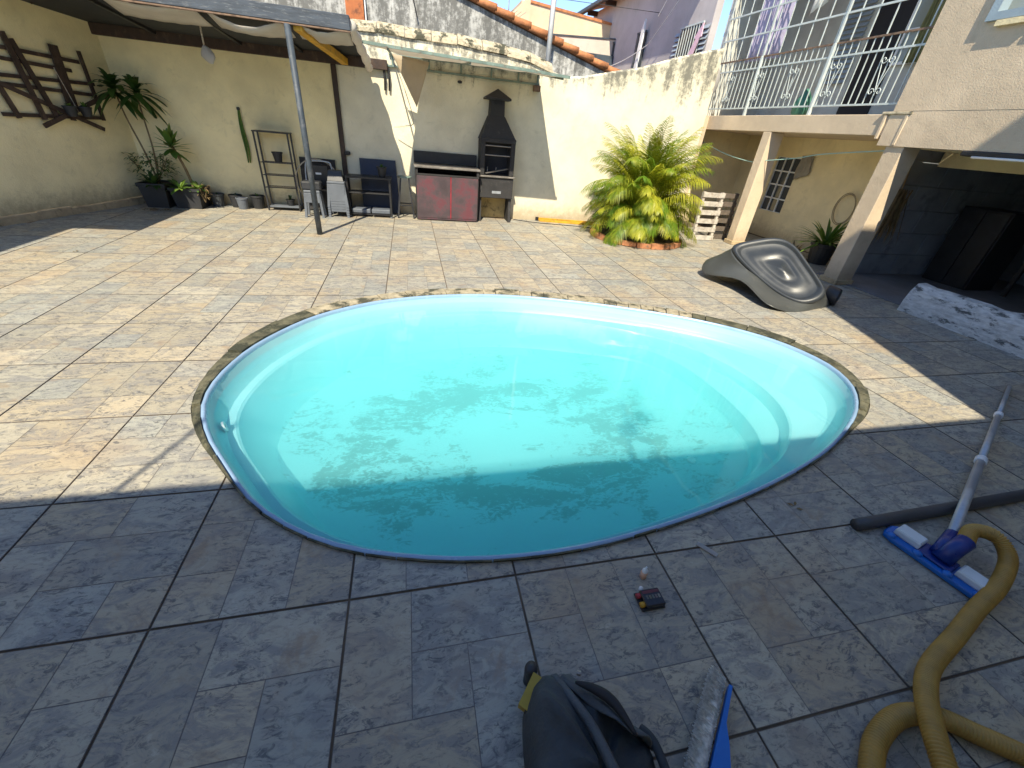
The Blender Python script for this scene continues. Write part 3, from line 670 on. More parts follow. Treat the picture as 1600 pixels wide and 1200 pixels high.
solo('green_bag', m, M_GREENC, (6.66, 6.02, 2.14), 'green plastic bag on the balcony floor behind the bars', 'bag', smooth=True)
# fluorescent fitting under the lintel
lf = thing('tube_lamp', (HX+.1, 2.7, 1.79), 'dark fluorescent tube fitting fixed under the lintel above the garage', 'lamp')
m = MB(); m.bbox(HX-.04, HX+.10, 1.9, 3.16, 1.735, 1.788, .012); part('housing', m, M_BLACK, lf)
m = MB(); m.tube([(HX-.03, 1.95, 1.728), (HX-.03, 3.03, 1.728)], .013, 10); part('tube', m, M_WHITE, lf, smooth=True)
# low whitewashed wall in front of the garage
m = MB(); N = 22; rr = []
rl = random.Random(4)
for i in range(N+1):
    y = 2.86-(2.86+.3)*i/N; j = lambda a=.012: rl.uniform(-a, a)
    rr.append([(6.40+j(), y, -.01), (6.41+j(), y, .14+j()), (6.44+j(), y, .27+j()), (6.49+j(), y, .335+j(.015)), (6.60+j(), y, .35+j(.015)), (6.68+j(), y, .30+j()), (6.72, y, -.01)])
m.loft(rr, closed=False); m.f += [tuple(range(7)), tuple(reversed(range(N*7, N*7+7)))]
solo('low_wall', m, M_WHITEW, (6.55, 1.3, 0), 'low whitewashed masonry wall stained dark in front of the garage', 'wall', smooth=False)
# things in the dark garage
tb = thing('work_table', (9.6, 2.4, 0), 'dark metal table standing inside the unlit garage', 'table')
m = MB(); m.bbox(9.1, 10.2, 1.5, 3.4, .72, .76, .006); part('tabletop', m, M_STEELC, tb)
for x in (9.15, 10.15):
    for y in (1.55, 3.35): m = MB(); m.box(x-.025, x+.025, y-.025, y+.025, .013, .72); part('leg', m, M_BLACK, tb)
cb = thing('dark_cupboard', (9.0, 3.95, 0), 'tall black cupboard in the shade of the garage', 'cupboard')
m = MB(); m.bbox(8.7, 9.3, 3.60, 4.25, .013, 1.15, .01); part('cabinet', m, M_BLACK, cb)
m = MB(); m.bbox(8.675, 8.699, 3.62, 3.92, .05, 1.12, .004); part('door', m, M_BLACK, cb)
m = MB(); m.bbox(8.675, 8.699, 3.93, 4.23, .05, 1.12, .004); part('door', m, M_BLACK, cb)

# unseen half of the yard behind the photographer: low house with roof, tall block on its right (they throw the yard's shade)
COT = 1/math.tan(SUN_EL); SYX = (math.sin(SUN_AZ)*COT, math.cos(SUN_AZ)*COT)
H1 = 3.0; ye = 0.70-H1*SYX[1]
lowh = thing('rear_house', (0, ye-3, 0), 'single-storey house behind the viewer whose roof shades the near tiles', 'house')
m = MB(); m.box(-4.2, 3.75, ye-6, ye-.55, -.02, H1-.15); part('wall', m, M_HOUSE, lowh)
m = MB(); m.box(-4.2, 3.75, ye-6, ye, H1-.15, H1); part('roof', m, M_HOUSE_IN, lowh)
bxr = 4.50-(.70-ye)*math.tan(SUN_AZ)
m = MB(); m.box(bxr, 6.1, ye-6, ye+.001, -.02, 7.8); solo('rear_block', m, M_HOUSE, (bxr+1, ye-3, 0), 'tall house block behind the viewer on the right', 'house')
def roof_pole(name, gx, gy, h, boxz, label):
    x, y = gx-H1*SYX[0], ye-.25; t = thing(name, (x, y, H1), label, 'pole')
    m = MB(); m.tube([(x, y, H1), (x, y, H1+h)], .014, 8); part('mast', m, M_GPOLE, t)
    if boxz: m = MB(); m.bbox(x-.075, x+.075, y-.04, y+.04, H1+boxz, H1+boxz+.12); part('meter_box', m, M_GPOLE, t)
roof_pole('roof_mast', -1.18, .7, 1.15, 0, 'thin mast on the rear house roof whose shadow crosses the left tiles')
roof_pole('roof_service_mast', 1.62, .7, 1.35, .70, 'mast with a meter box on the rear house roof')

# ------------------------------------------------------------------ pergola with dark tarp along the back wall
perg = thing('pergola', (-2.2, 6.8, 0), 'pergola with charcoal tarp roof and weathered blue fascia board at back left', 'pergola')
m = MB(); rr = []
for i in range(9):
    t = i/8; y = 5.83+(7.746-5.83)*t; rr.append([(x, y, 2.535-(2.535-2.325)*t-.03*math.sin(math.pi*t)*(1+.5*math.sin(x*2.1))) for x in [-4.75+k*.1*4.42/4.4 for k in range(45)]])
m.loft(rr, closed=False); solid(part('tarp_roof', m, M_TARP, perg, smooth=True), .01, 1)
m = MB(); m.bbox(-4.75, -.33, 5.78, 5.825, 2.405, 2.55, .005); part('fascia', m, M_FASC, perg)
m = MB(); m.bbox(-4.72, -.33, 5.785, 5.82, 2.385, 2.403, .003); part('fascia_trim', m, M_RUSTRAIL, perg)
m = MB(); m.bbox(-4.05, .02, 7.66, 7.73, 2.20, 2.335, .006); part('wall_beam', m, M_DWOOD, perg)
for x in (-3.3, -2.2, -1.35):
    m = MB(); m.beam((x, 5.83, 2.50), (x+.1, 7.68, 2.31), .045, .05); part('rafter', m, M_BLACK, perg)
m = MB(); m.beam((-.93, 5.83, 2.385), (-.63, 7.66, 2.245), .10, .085); part('yellow_beam', m, M_YEL, perg, 'yellow painted wooden beam')
m = MB(); m.tube([(-1.036, 5.81, 0), (-1.036, 5.81, 2.39)], .038, 14); part('post', m, M_GPOLE, perg, 'slim blue-grey steel post', smooth=True)
m = MB(); m.bbox(-.86, -.78, 7.70, 7.735, .0, 2.20, .006); part('wall_post', m, M_DWOOD, perg)
m = MB(); m.bbox(-.80, -.70, 7.685, 7.73, .93, .99, .01); part('tap', m, M_BLACK, perg)
# gathered cream cloth under the fascia and rolled at its end
for x0, x1, d in ((-2.95, -2.02, .07), (-1.92, -1.07, .16), (-.99, -.36, .10)):
    m = MB(); rr = []
    for j in range(7):
        t = j/6; rr.append([(x0+(x1-x0)*i/16, 5.84+.55*t, 2.43-.10*t-d*math.sin(math.pi*i/16)*(1-t*.6)*(.5+.5*math.sin(math.pi*min(1, t*1.6+.15)))+.003*math.sin(i*1.7+j)) for i in range(17)])
    m.loft(rr, closed=False); solid(part('cloth_swag', m, M_AWN, perg, smooth=True), .006)
m = MB(); pts = catmull([(-.33, 5.84, 2.47), (-.30, 6.1, 2.40), (-.29, 6.6, 2.34), (-.27, 7.1, 2.28), (-.26, 7.55, 2.20)], 5)
m.tube(pts, .05, 12, rs=[.055+.012*math.sin(i*1.3) for i in range(len(pts))]); part('rolled_cloth', m, M_AWN, perg, smooth=True)
for x in (-.04, .03):
    m = MB(); m.tube([(x, 7.715, 2.24), (x+.01, 7.70, 2.1), (x, 7.715, 1.93)], .018, 7); part('bracket', m, M_BLACK, perg)
# unseen strip roof shaped to the floor shade, pale and translucent to brighten the wall
m = MB(); zz = 3.6; sxo, syo = SYX[0]*zz, SYX[1]*zz
yb_, xa, xb = 5.65-syo, -3.25-sxo, -3.98-sxo
poly = [(xa, 5.6), (xa, yb_), (xb, yb_), (xb, 1.2), (wall_x(1.2)+.005, 1.2), (wall_x(5.6)+.005, 5.6)]
m.prism([(x, y, zz) for x, y in poly], (0, 0, .03)); solo('unseen_wall_roof', m, cloth_translucent('wall_lightening_sheet', (0.72, 0.70, 0.64), 0.35), (-5, 3, 3.6), 'unseen pale roof sheet added high along the left wall to shape its light', 'roof')
# hanging rope with plastic bag
hb = thing('hanging_bag', (-2.24, 6.6, 1.98), 'clear plastic bag hanging on a rope from the dark tarp', 'bag')
m = MB(); m.tube([(-2.22, 6.6, 2.44), (-2.235, 6.6, 2.3), (-2.24, 6.6, 2.14)], .010, 6); part('rope', m, M_ROPE, hb)
m = MB(); m.loft([[(-2.24+.02*k*.4+r*math.cos(t)*(1+.2*math.sin(3*t+k)), 6.6+r*.7*math.sin(t), z) for t in [2*math.pi*q/14 for q in range(14)]] for k, (r, z) in enumerate(((.012, 2.15), (.05, 2.12), (.07, 2.07), (.075, 2.03), (.05, 1.99), (.02, 1.96)))], cap0=True, cap1=True)
part('bag', m, M_PLASTIC, hb, smooth=True)
# ------------------------------------------------------------------ canvas awning over the barbecue
awn = thing('awning', (1.2, 7.0, 2.3), 'off-white canvas awning on a green metal frame above the barbecue', 'awning')
m = MB(); rr = []
for j in range(10):
    t = j/9; y = 7.70+(6.30-7.70)*t; xl = .58+(-.27-.58)*t; xr = 2.58+(2.67-2.58)*t
    rr.append([(xl+(xr-xl)*i/26, y, 2.425+(2.36-.028*(xl+(xr-xl)*i/26)-2.425)*t-.022*math.sin(math.pi*t)*abs(math.sin((xl+(xr-xl)*i/26)*5.6))) for i in range(27)])
m.loft(rr, closed=False); solid(part('canvas', m, M_AWN, awn, smooth=True), .005)
m = MB(); m.beam((-.31, 6.29, 2.375), (2.69, 6.29, 2.285), .03, .035); part('front_rail', m, M_GREENF, awn)
m = MB(); m.bbox(-.25, 2.60, 7.70, 7.735, 2.255, 2.285, .004); part('wall_rail', m, M_GREENF, awn)
m = MB(); m.bbox(.05, 2.60, 7.70, 7.735, 2.41, 2.435, .004); part('top_rail', m, M_GREENF, awn)
for x in (.10, .69, 1.22, 1.74, 2.22, 2.57):
    m = MB(); m.box(x-.012, x+.012, 7.705, 7.73, 2.285, 2.41); part('stud', m, M_GREENF, awn)
for x in (.10, 1.22, 2.57):
    m = MB(); m.beam((x, 7.70, 2.415), (x-.02+.04*(x > 2), 6.31, 2.335-.03*x), .02, .025); part('rafter', m, M_GREENF, awn)
m = MB(); m.bbox(2.50, 2.62, 7.64, 7.735, 2.16, 2.25, .008); part('wall_bracket', m, M_RUSTRAIL, awn)
m = MB(); rr = []
A, B, C3 = Vector((.11, 7.2, 2.385)), Vector((.67, 7.15, 2.33)), Vector((.46, 7.2, 1.73))
for j in range(11):
    t = j/10; p, q = A.lerp(C3, t), B.lerp(C3, t); rr.append([tuple(p.lerp(q, i/12)+Vector((0, .006*math.sin(i*.9+t*2)*(1-t*.7), 0))) for i in range(13)])
m.loft(rr, closed=False); solid(part('torn_flap', m, M_SAIL, awn, 'beige torn flap of shade cloth hanging in a point', smooth=True), .004)
m = MB(); m.tube(catmull([(.14, 7.3, 2.30), (.30, 7.35, 1.9), (.40, 7.4, 1.52), (.24, 7.5, 1.45), (.08, 7.6, 1.42)], 6), .006, 5); solo('tie_rope', m, M_ROPE, (.2, 7.4, 1.4), 'thin rope dangling below the torn shade cloth', 'rope')
m = MB(); m.lathe([(.0, 0), (.035, .005), (.04, .03), (.02, .045)], (1.2, 7.70, 2.145), 14); solo('wall_light', m, M_BLACK, (1.2, 7.70, 2.145), 'small dark light fitting on the wall under the awning', 'light')

# ------------------------------------------------------------------ barbecue
bq = thing('barbecue', (1.88, 7.5, 0), 'tall black precast barbecue with pointed chimney cap against the wall', 'barbecue')
def frus(m, a, b):   # (x0,x1,y0,y1,z)
    R = [[(q[0], q[2], q[4]), (q[1], q[2], q[4]), (q[1], q[3], q[4]), (q[0], q[3], q[4])] for q in (a, b)]
    return m.loft(R, cap0=True, cap1=True)
fy, by = 7.38, 7.72
for x0, x1 in ((1.56, 1.61), (2.14, 2.19)):
    m = MB(); m.prism([(x0, fy, 0), (x0, fy, .42), (x0, by, .42), (x0, by, 0), (x0, by-.1, 0), (x0, fy+.16, .16)] if False else [(x0, fy-.02, 0), (x0, fy+.06, .42), (x0, by, .42), (x0, by, 0)], (x1-x0, 0, 0)); part('leg', m, M_CHAR, bq)
m = MB(); m.bbox(1.555, 2.195, fy, by, .42, .77, .008); fb = part('firebox_front', m, M_CHAR, bq)
m = MB(); m.box(1.80, 1.97, fy-.004, fy-.001, .50, .545); part('maker_plate', m, M_ALU, fb)
m = MB(); m.bbox(1.53, 2.22, fy-.03, by, .772, .80, .006); part('shelf', m, M_STEELC, bq)
for x0, x1 in ((1.56, 1.64), (2.11, 2.19)):
    m = MB(); m.bbox(x0, x1, fy, by, .802, 1.40, .006); part('side_panel', m, M_CHAR, bq)
m = MB(); m.box(1.64, 2.11, by-.04, by, .802, 1.40); part('back_panel', m, M_DARKIN, bq)
m = MB(); frus(m, (1.545, 2.20, fy-.01, by, 1.37), (1.70, 1.98, fy+.09, by-.02, 1.73)); part('hood', m, M_CHAR, bq)
m = MB(); m.bbox(1.545, 2.20, fy-.012, by, 1.402, 1.40+.0, .0) if False else m.bbox(1.56, 2.19, fy-.014, fy+.03, 1.33, 1.402, .006); part('hood_lintel', m, M_CHAR, bq)
m = MB(); frus(m, (1.71, 1.97, fy+.095, by-.03, 1.73), (1.72, 1.96, fy+.10, by-.03, 1.985)); part('chimney', m, M_CHAR, bq)
m = MB(); m.box(1.77, 1.91, fy+.085, fy+.094, 1.90, 1.965); part('vent', m, M_DARKIN, bq)
m = MB(); R_ = [[(1.62, fy+.02, 1.965), (2.06, fy+.02, 1.965), (2.06, by+.0, 1.965), (1.62, by, 1.965)], [(1.62, fy+.02, 1.995), (2.06, fy+.02, 1.995), (2.06, by, 1.995), (1.62, by, 1.995)], [(1.835, 7.53, 2.125), (1.845, 7.53, 2.125), (1.845, 7.56, 2.125), (1.835, 7.56, 2.125)]]
m.loft(R_, cap0=True, cap1=True); part('chimney_cap', m, M_CHAR, bq)
for z, y in ((1.28, fy+.03), (1.13, fy+.04)):
    m = MB(); m.tube([(1.642, y, z), (2.108, y, z)], .010, 8); part('skewer_rail', m, M_STEELC, bq)
m = MB(); m.beam((1.66, fy+.05, .835), (2.09, fy+.12, .92), .09, .012); part('grill_tray', m, M_STEELC, bq)
for x in (1.70, 1.86): m = MB(); m.tube([(x, fy+.05, .86), (x+.004, fy+.06, .94)], .006, 6); part('tray_peg', m, M_STEELC, bq)
m = MB(); m.box(1.62, 2.13, 7.70, 7.73, .03, .42); part('ash_board', m, M_YEL if False else pm('sooty_board', (.42, .31, .13), .8, .2, 6, .2, 40, dirt=(.08, .06, .03), dscale=7), bq)
# ------------------------------------------------------------------ cabinet beside it
cab = thing('outdoor_cabinet', (.96, 7.45, 0), 'worn dark cabinet with scuffed red double doors left of the barbecue', 'cabinet')
m = MB(); m.box(.40, .44, 7.22, 7.70, .02, .86); part('side_panel', m, M_CHAR, cab)
m = MB(); m.box(1.48, 1.52, 7.22, 7.70, .02, .86); part('side_panel', m, M_CHAR, cab)
m = MB(); m.box(.44, 1.48, 7.66, 7.70, .02, .86); m.box(.44, 1.48, 7.24, 7.66, .02, .06); m.box(.44, 1.48, 7.26, 7.66, .745, .765); part('carcass', m, M_DARKIN, cab)
m = MB(); m.bbox(.38, 1.54, 7.19, 7.71, .862, .895, .005); part('worktop', m, M_STEELC, cab)
m = MB(); m.bbox(.385, 1.535, 7.70, 7.733, .90, 1.09, .006); part('splashback', m, M_BLACK, cab)
m = MB(); m.box(.40, 1.52, 7.195, 7.219, .748, .775); part('drawer_rail', m, M_CHAR, cab)
for x0, x1 in ((.415, 1.005), (1.025, 1.505)):
    m = MB(); m.bbox(x0, x1, 7.195, 7.218, .05, .742, .004); d = part('door', m, M_REDP, cab)
m = MB(); m.box(1.007, 1.023, 7.190, 7.216, .05, .742); part('door_edge', m, M_REDE, cab)
m = MB(); m.box(.42, 1.50, 7.20, 7.22, .02, .046); part('kickboard', m, M_REDP, cab)
# ------------------------------------------------------------------ bar stool, bench shelf, boards, stacked seats
st = thing('bar_stool', (.21, 7.4, 0), 'tall black stool with round seat between bench and red cabinet', 'stool')
m = MB(); m.lathe([(.0, .66), (.12, .662), (.125, .675), (.12, .69), (0, .692)], (.21, 7.42, 0), 20); part('seat', m, M_GREENF, st, smooth=True)
for sx in (-1, 1):
    for sy in (-1, 1):
        m = MB(); m.beam((.21+sx*.07, 7.42+sy*.07, .66), (.21+sx*.14, 7.42+sy*.14, 0), .028, .028); part('leg', m, M_BLACK, st)
for a, b in (((-1, -1), (1, -1)), ((1, -1), (1, 1)), ((1, 1), (-1, 1)), ((-1, 1), (-1, -1))):
    m = MB(); m.beam((.21+a[0]*.115, 7.42+a[1]*.115, .22), (.21+b[0]*.115, 7.42+b[1]*.115, .22), .016, .02); part('rung', m, M_BLACK, st)
be = thing('metal_shelf_bench', (-.4, 7.4, 0), 'low black steel shelf bench with a potted succulent on top', 'bench')
m = MB(); m.bbox(-.78, -.02, 7.22, 7.58, .625, .655, .004); part('top', m, M_BLACK, be)
m = MB(); m.bbox(-.74, -.05, 7.25, 7.56, .38, .40, .004); part('shelf', m, M_BLACK, be)
for x in (-.76, -.05):
    for y in (7.24, 7.55): m = MB(); m.box(x-.016, x+.016, y-.016, y+.016, .02, .625); lg = part('leg', m, M_BLACK, be); m = MB(); m.lathe([(.018, 0), (.026, .01), (.018, .02)], (x, y, 0), 8); part('foot', m, M_GREYPL, lg)
for x0, x1 in ((-.73, -.41), (-.39, -.07)): m = MB(); m.bbox(x0, x1, 7.25, 7.55, .06, .13, .012); part('storage_box', m, M_GREYPL, be)
m = MB(); m.beam((-.74, 7.24, .05), (-.07, 7.24, .05), .02, .02); part('stretcher', m, M_BLACK, be)
def leafblade(m, base, direc, L, W, droop=.3, up=(0, 0, 1), n=4, fold=.15):
    d = Vector(direc).normalized(); s = d.cross(Vector(up))
    s = s.normalized() if s.length > 1e-4 else Vector((1, 0, 0)); nrm = s.cross(d); prev = None; vs = []; fs = []
    for i in range(n+1):
        t = i/n; c = Vector(base)+d*L*t+Vector((0, 0, -droop*L*t*t)); w = W*math.sin(math.pi*(.12+.88*t))**.8 if t < 1 else 0
        vs += [c-s*w/2+nrm*fold*w*.5, c, c+s*w/2+nrm*fold*w*.5]
        if i: o = (i-1)*3; fs += [(o, o+1, o+4, o+3), (o+1, o+2, o+5, o+4)]
    m.add(vs, fs)
def rosette(m, c, L, W, n, r, el0=15, el1=75, droop=.2):
    for k in range(n):
        a = 2*math.pi*k*.618+r.uniform(-.2, .2); e = rad(r.uniform(el0, el1)); leafblade(m, c, (math.cos(a)*math.cos(e), math.sin(a)*math.cos(e), math.sin(e)), L*r.uniform(.75, 1.1), W, droop)
def pot_plant(name, c, rb_, rt_, h, label, potmat, leaf=None, L=.1, W=.03, n=10, seed=0, group=None):
    r = random.Random(seed); t = thing(name, c, label, 'pot', group); m = MB(); x, y, z = c
    m.lathe([(rb_, 0), (rt_*.97, h*.86), (rt_*1.06, h*.88), (rt_*1.06, h), (rt_*.95, h), (rt_*.9, h*.88), (0.01, h*.88)], c, 18); part('pot', m, potmat, t)
    m = MB(); m.lathe([(rt_*.9, h*.885), (rt_*.5, h*.92), (.005, h*.93)], c, 12, False); part('soil', m, M_SOIL, t)
    if leaf: m = MB(); rosette(m, (x, y, z+h*.9), L, W, n, r); part('foliage', m, leaf, t)
    return t
pot_plant('succulent_pot', (-.17, 7.36, .655), .055, .08, .16, 'round black pot with a small succulent standing on the bench shelf', M_PLANTER, M_LEAFL, .09, .035, 9, 1)
m = MB(); m.prism([(-.56, 7.62, .02), (-.56, 7.70, .90), (.06, 7.70, .90), (.10, 7.62, .02)], (0, .02, 0)); solo('blue_board', m, M_BLUEB, (-.25, 7.65, 0), 'dark navy blue board leaning on the wall behind the bench', 'board')
m = MB(); m.prism([(-1.55, 7.60, .02), (-1.55, 7.69, .85), (-.97, 7.69, .84), (-.99, 7.60, .02)], (0, .02, 0)); solo('black_board', m, M_CHAR, (-1.27, 7.64, 0), 'charcoal board leaning on the wall behind the folded chair', 'board')
m = MB(); pts = [(-1.27+.36*math.cos(t), 7.58, .48+.36*math.sin(t)) for t in [2*math.pi*k/36 for k in range(37)]]; m.tube(pts, .010, 6, caps=False); solo('hula_hoop', m, M_ROPE, (-1.27, 7.58, .12), 'thin pale hoop standing against the charcoal board', 'hoop')
fc = thing('folded_chair', (-1.22, 7.42, 0), 'folded dark chair with tubular metal frame in front of the charcoal board', 'chair')
m = MB(); m.tube(catmull([(-1.45, 7.40, .02), (-1.44, 7.44, .45), (-1.42, 7.47, .74), (-1.36, 7.48, .81), (-1.08, 7.48, .82), (-1.01, 7.47, .75), (-1.0, 7.44, .45), (-.99, 7.40, .02)], 5), .012, 8); part('frame', m, M_ALU, fc, smooth=True)
m = MB(); m.bbox(-1.38, -1.06, 7.43, 7.465, .44, .77, .012); bk = part('backrest', m, M_BLACK, fc)
m = MB(); m.box(-1.27, -1.18, 7.426, 7.4295, .62, .65); part('label_plate', m, M_WHITE, bk)
m = MB(); m.bbox(-1.36, -1.08, 7.36, 7.40, .10, .42, .012); part('seat', m, M_BLACK, fc)
def step_stool(name, x, y, z, w, h, label, group=None, mats=(M_GREYPL, M_DKPL), lo=.55):
    t = thing(name, (x, y, z), label, 'stool', group); d = w*.9
    m = MB(); m.bbox(x-w*.42, x+w*.42, y-d*.42, y+d*.42, z+h-.04, z+h, .010); part('seat', m, mats[0], t)
    for sx in (-1, 1):
        for sy in (-1, 1):
            m = MB(); m.prism([(x+sx*w*.30, y+sy*d*.40, z+h-.04), (x+sx*w*.42, y+sy*d*.40, z+h-.04), (x+sx*w*.52, y+sy*d*.50, z), (x+sx*w*.40, y+sy*d*.50, z)], (0, -sy*.05, 0)); part('leg', m, mats[0], t)
    for sy in (-1, 1):
        m = MB(); m.bbox(x-w*.40, x+w*.40, y+sy*d*.41-.012, y+sy*d*.41+.012, z+h*lo, z+h-.041, .004); part('apron', m, mats[0], t)
    return t
step_stool('plastic_stool', -1.30, 7.12, 0, .30, .42, 'grey plastic stool with a cut-out below the folded chair, by the pole')
m = MB(); m.bbox(-1.45, -1.15, 7.02, 7.24, .422, .55, .02); solo('seat_box', m, M_DKPL, (-1.3, 7.13, .42), 'black plastic crate resting on the lone grey stool', 'crate')
for k in range(5):
    step_stool('stacked_stool', -.925+.0015*k, 7.24-.004*k, .042*k, .33, .40, ['lowest grey stool of the stack beside the bench', 'second grey stool up in the stack beside the bench', 'middle grey stool of the stack beside the bench', 'fourth grey stool up in the stack beside the bench', 'topmost grey stool of the stack beside the bench'][k], 'stacked grey plastic stools', lo=.22)
m = MB(); m.prism([(-1.05, 7.14, .572), (-.80, 7.14, .572), (-.83, 7.20, .72), (-1.03, 7.20, .72)], (0, .16, 0)); solo('black_bucket', m, M_DKPL, (-.925, 7.2, .57), 'black plastic bin upturned on top of the stool stack', 'bin')
# ------------------------------------------------------------------ slim rack with shelves
ra = thing('plant_rack', (-1.87, 7.55, 0), 'tall slim black metal rack with wire shelves and one pot', 'rack')
for x in (-2.12, -1.62):
    for y in (7.45, 7.68): m = MB(); m.box(x-.012, x+.012, y-.012, y+.012, 0, 1.18); part('upright', m, M_BLACK, ra)
m = MB(); m.bbox(-2.14, -1.60, 7.43, 7.70, 1.181, 1.20, .003); part('top_shelf', m, M_BLACK, ra)
m = MB(); m.bbox(-2.11, -1.63, 7.46, 7.67, .05, .075, .003); part('bottom_shelf', m, M_GREYPL, ra)
for z in (.37, .56, .75):
    m = MB(); m.beam((-2.11, 7.45, z), (-1.63, 7.45, z), .010, .012); m2 = part('shelf', m, M_BLACK, ra)
    for yy in (7.51, 7.57, 7.63, 7.68): m = MB(); m.beam((-2.11, yy, z), (-1.63, yy, z), .005, .005); part('shelf_wire', m, M_BLACK, ra)
pot_plant('rack_pot', (-1.85, 7.56, .757), .055, .08, .15, 'small black pot on the upper shelf of the slim rack', M_PLANTER, None)
pot_plant('rack_floor_pot', (-1.78, 7.57, .076), .05, .07, .10, 'small pot with a dry plant on the rack bottom shelf', M_PLANTER, M_LEAF, .11, .03, 8, 4)
GP = 'small pots along the back wall'
pot_plant('nursery_pot', (-2.95, 7.62, 0), .08, .11, .20, 'dark pot nearest the big black planters by the wall', M_POT, M_LEAF, .05, .02, 4, 5, GP)
pot_plant('nursery_pot', (-2.66, 7.60, 0), .07, .10, .20, 'black pot behind the light grey pot by the wall', M_PLANTER, M_LEAF, .08, .02, 6, 6, GP)
pot_plant('nursery_pot', (-2.52, 7.46, 0), .07, .09, .18, 'light grey pot standing slightly forward of the pot row', M_GREYPL, None, 0, 0, 0, 7, GP)
pot_plant('nursery_pot', (-2.31, 7.58, 0), .08, .11, .21, 'black pot with sprouts next to the slim rack', M_PLANTER, M_LEAFL, .10, .02, 8, 8, GP)
# long hanging cactus on the wall
hc = thing('hanging_cactus', (-2.35, 7.70, .69), 'long thin green cactus stem hanging on the back wall', 'plant')
m = MB(); m.bbox(-2.36, -2.32, 7.69, 7.735, 1.45, 1.49, .006); part('hook', m, M_BLACK, hc)
for d in (0, .03): m = MB(); m.tube(catmull([(-2.345+d*.5, 7.70, 1.45), (-2.36+d, 7.70, 1.2), (-2.35+d*1.3, 7.70, .9), (-2.36+d, 7.70, .70)], 5), .014, 6, rs=[.009+.008*math.sin(math.pi*i/15) for i in range(16)]); part('stem', m, M_LEAFL, hc)

# ------------------------------------------------------------------ trellis on the left wall
def wp(y, z, d=.03): return (wall_x(y)+.94*d, y-.34*d, z)
tr = thing('wooden_trellis', wp(6.8, 1.1, 0), 'dark broken wooden trellis nailed to the yellow left wall', 'trellis')
WN = (.94, -.34, 0)
for ya, za, yb, zb, d, w in ((6.54, 2.04, 6.60, 1.15, .045, .062), (6.60, 1.98, 6.76, 1.17, .045, .06), (7.03, 1.99, 6.94, 1.15, .045, .06), (7.07, 1.99, 7.03, 1.27, .047, .06), (7.35, 1.97, 7.35, 1.16, .045, .045), (6.27, 1.50, 6.33, 1.16, .045, .055)):
    m = MB(); m.beam(wp(ya, za, d), wp(yb, zb, d), .022, w, up=(-.34, -.94, 0)) if False else m.beam(wp(ya, za, d), wp(yb, zb, d), w, .022, up=WN); part('upright_slat', m, M_DWOOD, tr)
for ya, za, yb, zb in ((5.9, 1.91, 7.32, 1.84), (5.9, 1.80, 7.18, 1.73), (5.9, 1.60, 7.42, 1.60), (5.9, 1.53, 7.33, 1.47), (6.19, 1.195, 7.34, 1.19)):
    m = MB(); m.beam(wp(ya, za, .022), wp(yb, zb, .022), .042, .02, up=WN); part('cross_slat', m, M_DWOOD, tr)
for ya, za, yb, zb in ((5.95, 1.66, 7.29, 1.05), (6.54, 1.08, 7.60, 1.52)):
    m = MB(); m.beam(wp(ya, za, .07), wp(yb, zb, .07), .05, .02, up=WN); part('brace', m, M_DWOOD, tr)
for y, s, lb in ((6.87, 31, 'black pot with a small plant on the trellis, nearer the viewer'), (7.06, 32, 'black pot with a small plant on the trellis, nearer the corner')):
    p = wp(y, 1.205, .15); pot_plant('trellis_pot', p, .05, .075, .12, lb, M_PLANTER, M_LEAFL, .09, .03, 10, s, 'pots on the trellis')
m = MB(); m.tube([wp(6.95, 1.74, .05), wp(6.99, 1.5, .06), wp(7.02, 1.25, .08)], .004, 5); part('cord', m, M_ROPE, tr)
m = MB(); m.tube([wp(6.9, 2.75, .03), wp(6.95, 2.5, .05), wp(7.0, 2.38, .06)], .02, 6); solo('wall_bracket_stub', m, M_DWOOD, wp(6.9, 2.4, 0), 'small brown bracket high on the left wall', 'bracket')

# ------------------------------------------------------------------ corner planters
def planter(x0, x1, y0, y1, h, label):
    t = thing('planter_box', ((x0+x1)/2, (y0+y1)/2, 0), label, 'planter', 'black corner planters')
    m = MB(); a = .03; R_ = [[(x0+a-q, y0+a-q, z), (x1-a+q, y0+a-q, z), (x1-a+q, y1-a+q, z), (x0+a-q, y1-a+q, z)] for q, z in ((0, 0), (.03, h*.85), (.045, h*.86), (.045, h), (.02, h), (.01, h*.9))]
    m.loft(R_, cap0=True, cap1=True); part('tub', m, M_PLANTER, t)
    m = MB(); m.box(x0+.03, x1-.03, y0+.03, y1-.03, h*.9, h*.93); part('soil', m, M_SOIL, t); return t
planter(-3.86, -3.50, 7.18, 7.62, .36, 'black planter tub in the corner under the tall dracaena')
planter(-3.46, -3.05, 7.22, 7.64, .31, 'black planter tub with yellow-green plants, right of the corner tub')
rp = random.Random(21)
def stemmed(name, base, heads, label, mat, L, W, n, droop, seed, rs=.012):
    r = random.Random(seed); t = thing(name, base, label, 'plant')
    for pts in heads:
        P = catmull([base]+pts, 5); m = MB(); m.tube(P, rs, 7, rs=[rs*(1.15-.4*i/len(P)) for i in range(len(P))]); part('stem', m, M_STEM, t, smooth=True)
        for k in range(n):
            a = 2*math.pi*k*.618+r.uniform(-.3, .3); e = rad(-25+105*k/n+r.uniform(-8, 8)); m = MB()
            c = Vector(P[-1])-Vector((0, 0, .10*(1-k/n))); leafblade(m, c, (math.cos(a)*math.cos(e), math.sin(a)*math.cos(e), math.sin(e)), L*r.uniform(.75, 1.1), W*r.uniform(.85, 1.1), droop, n=5); part('leaf', m, mat, t, smooth=True)
    return t
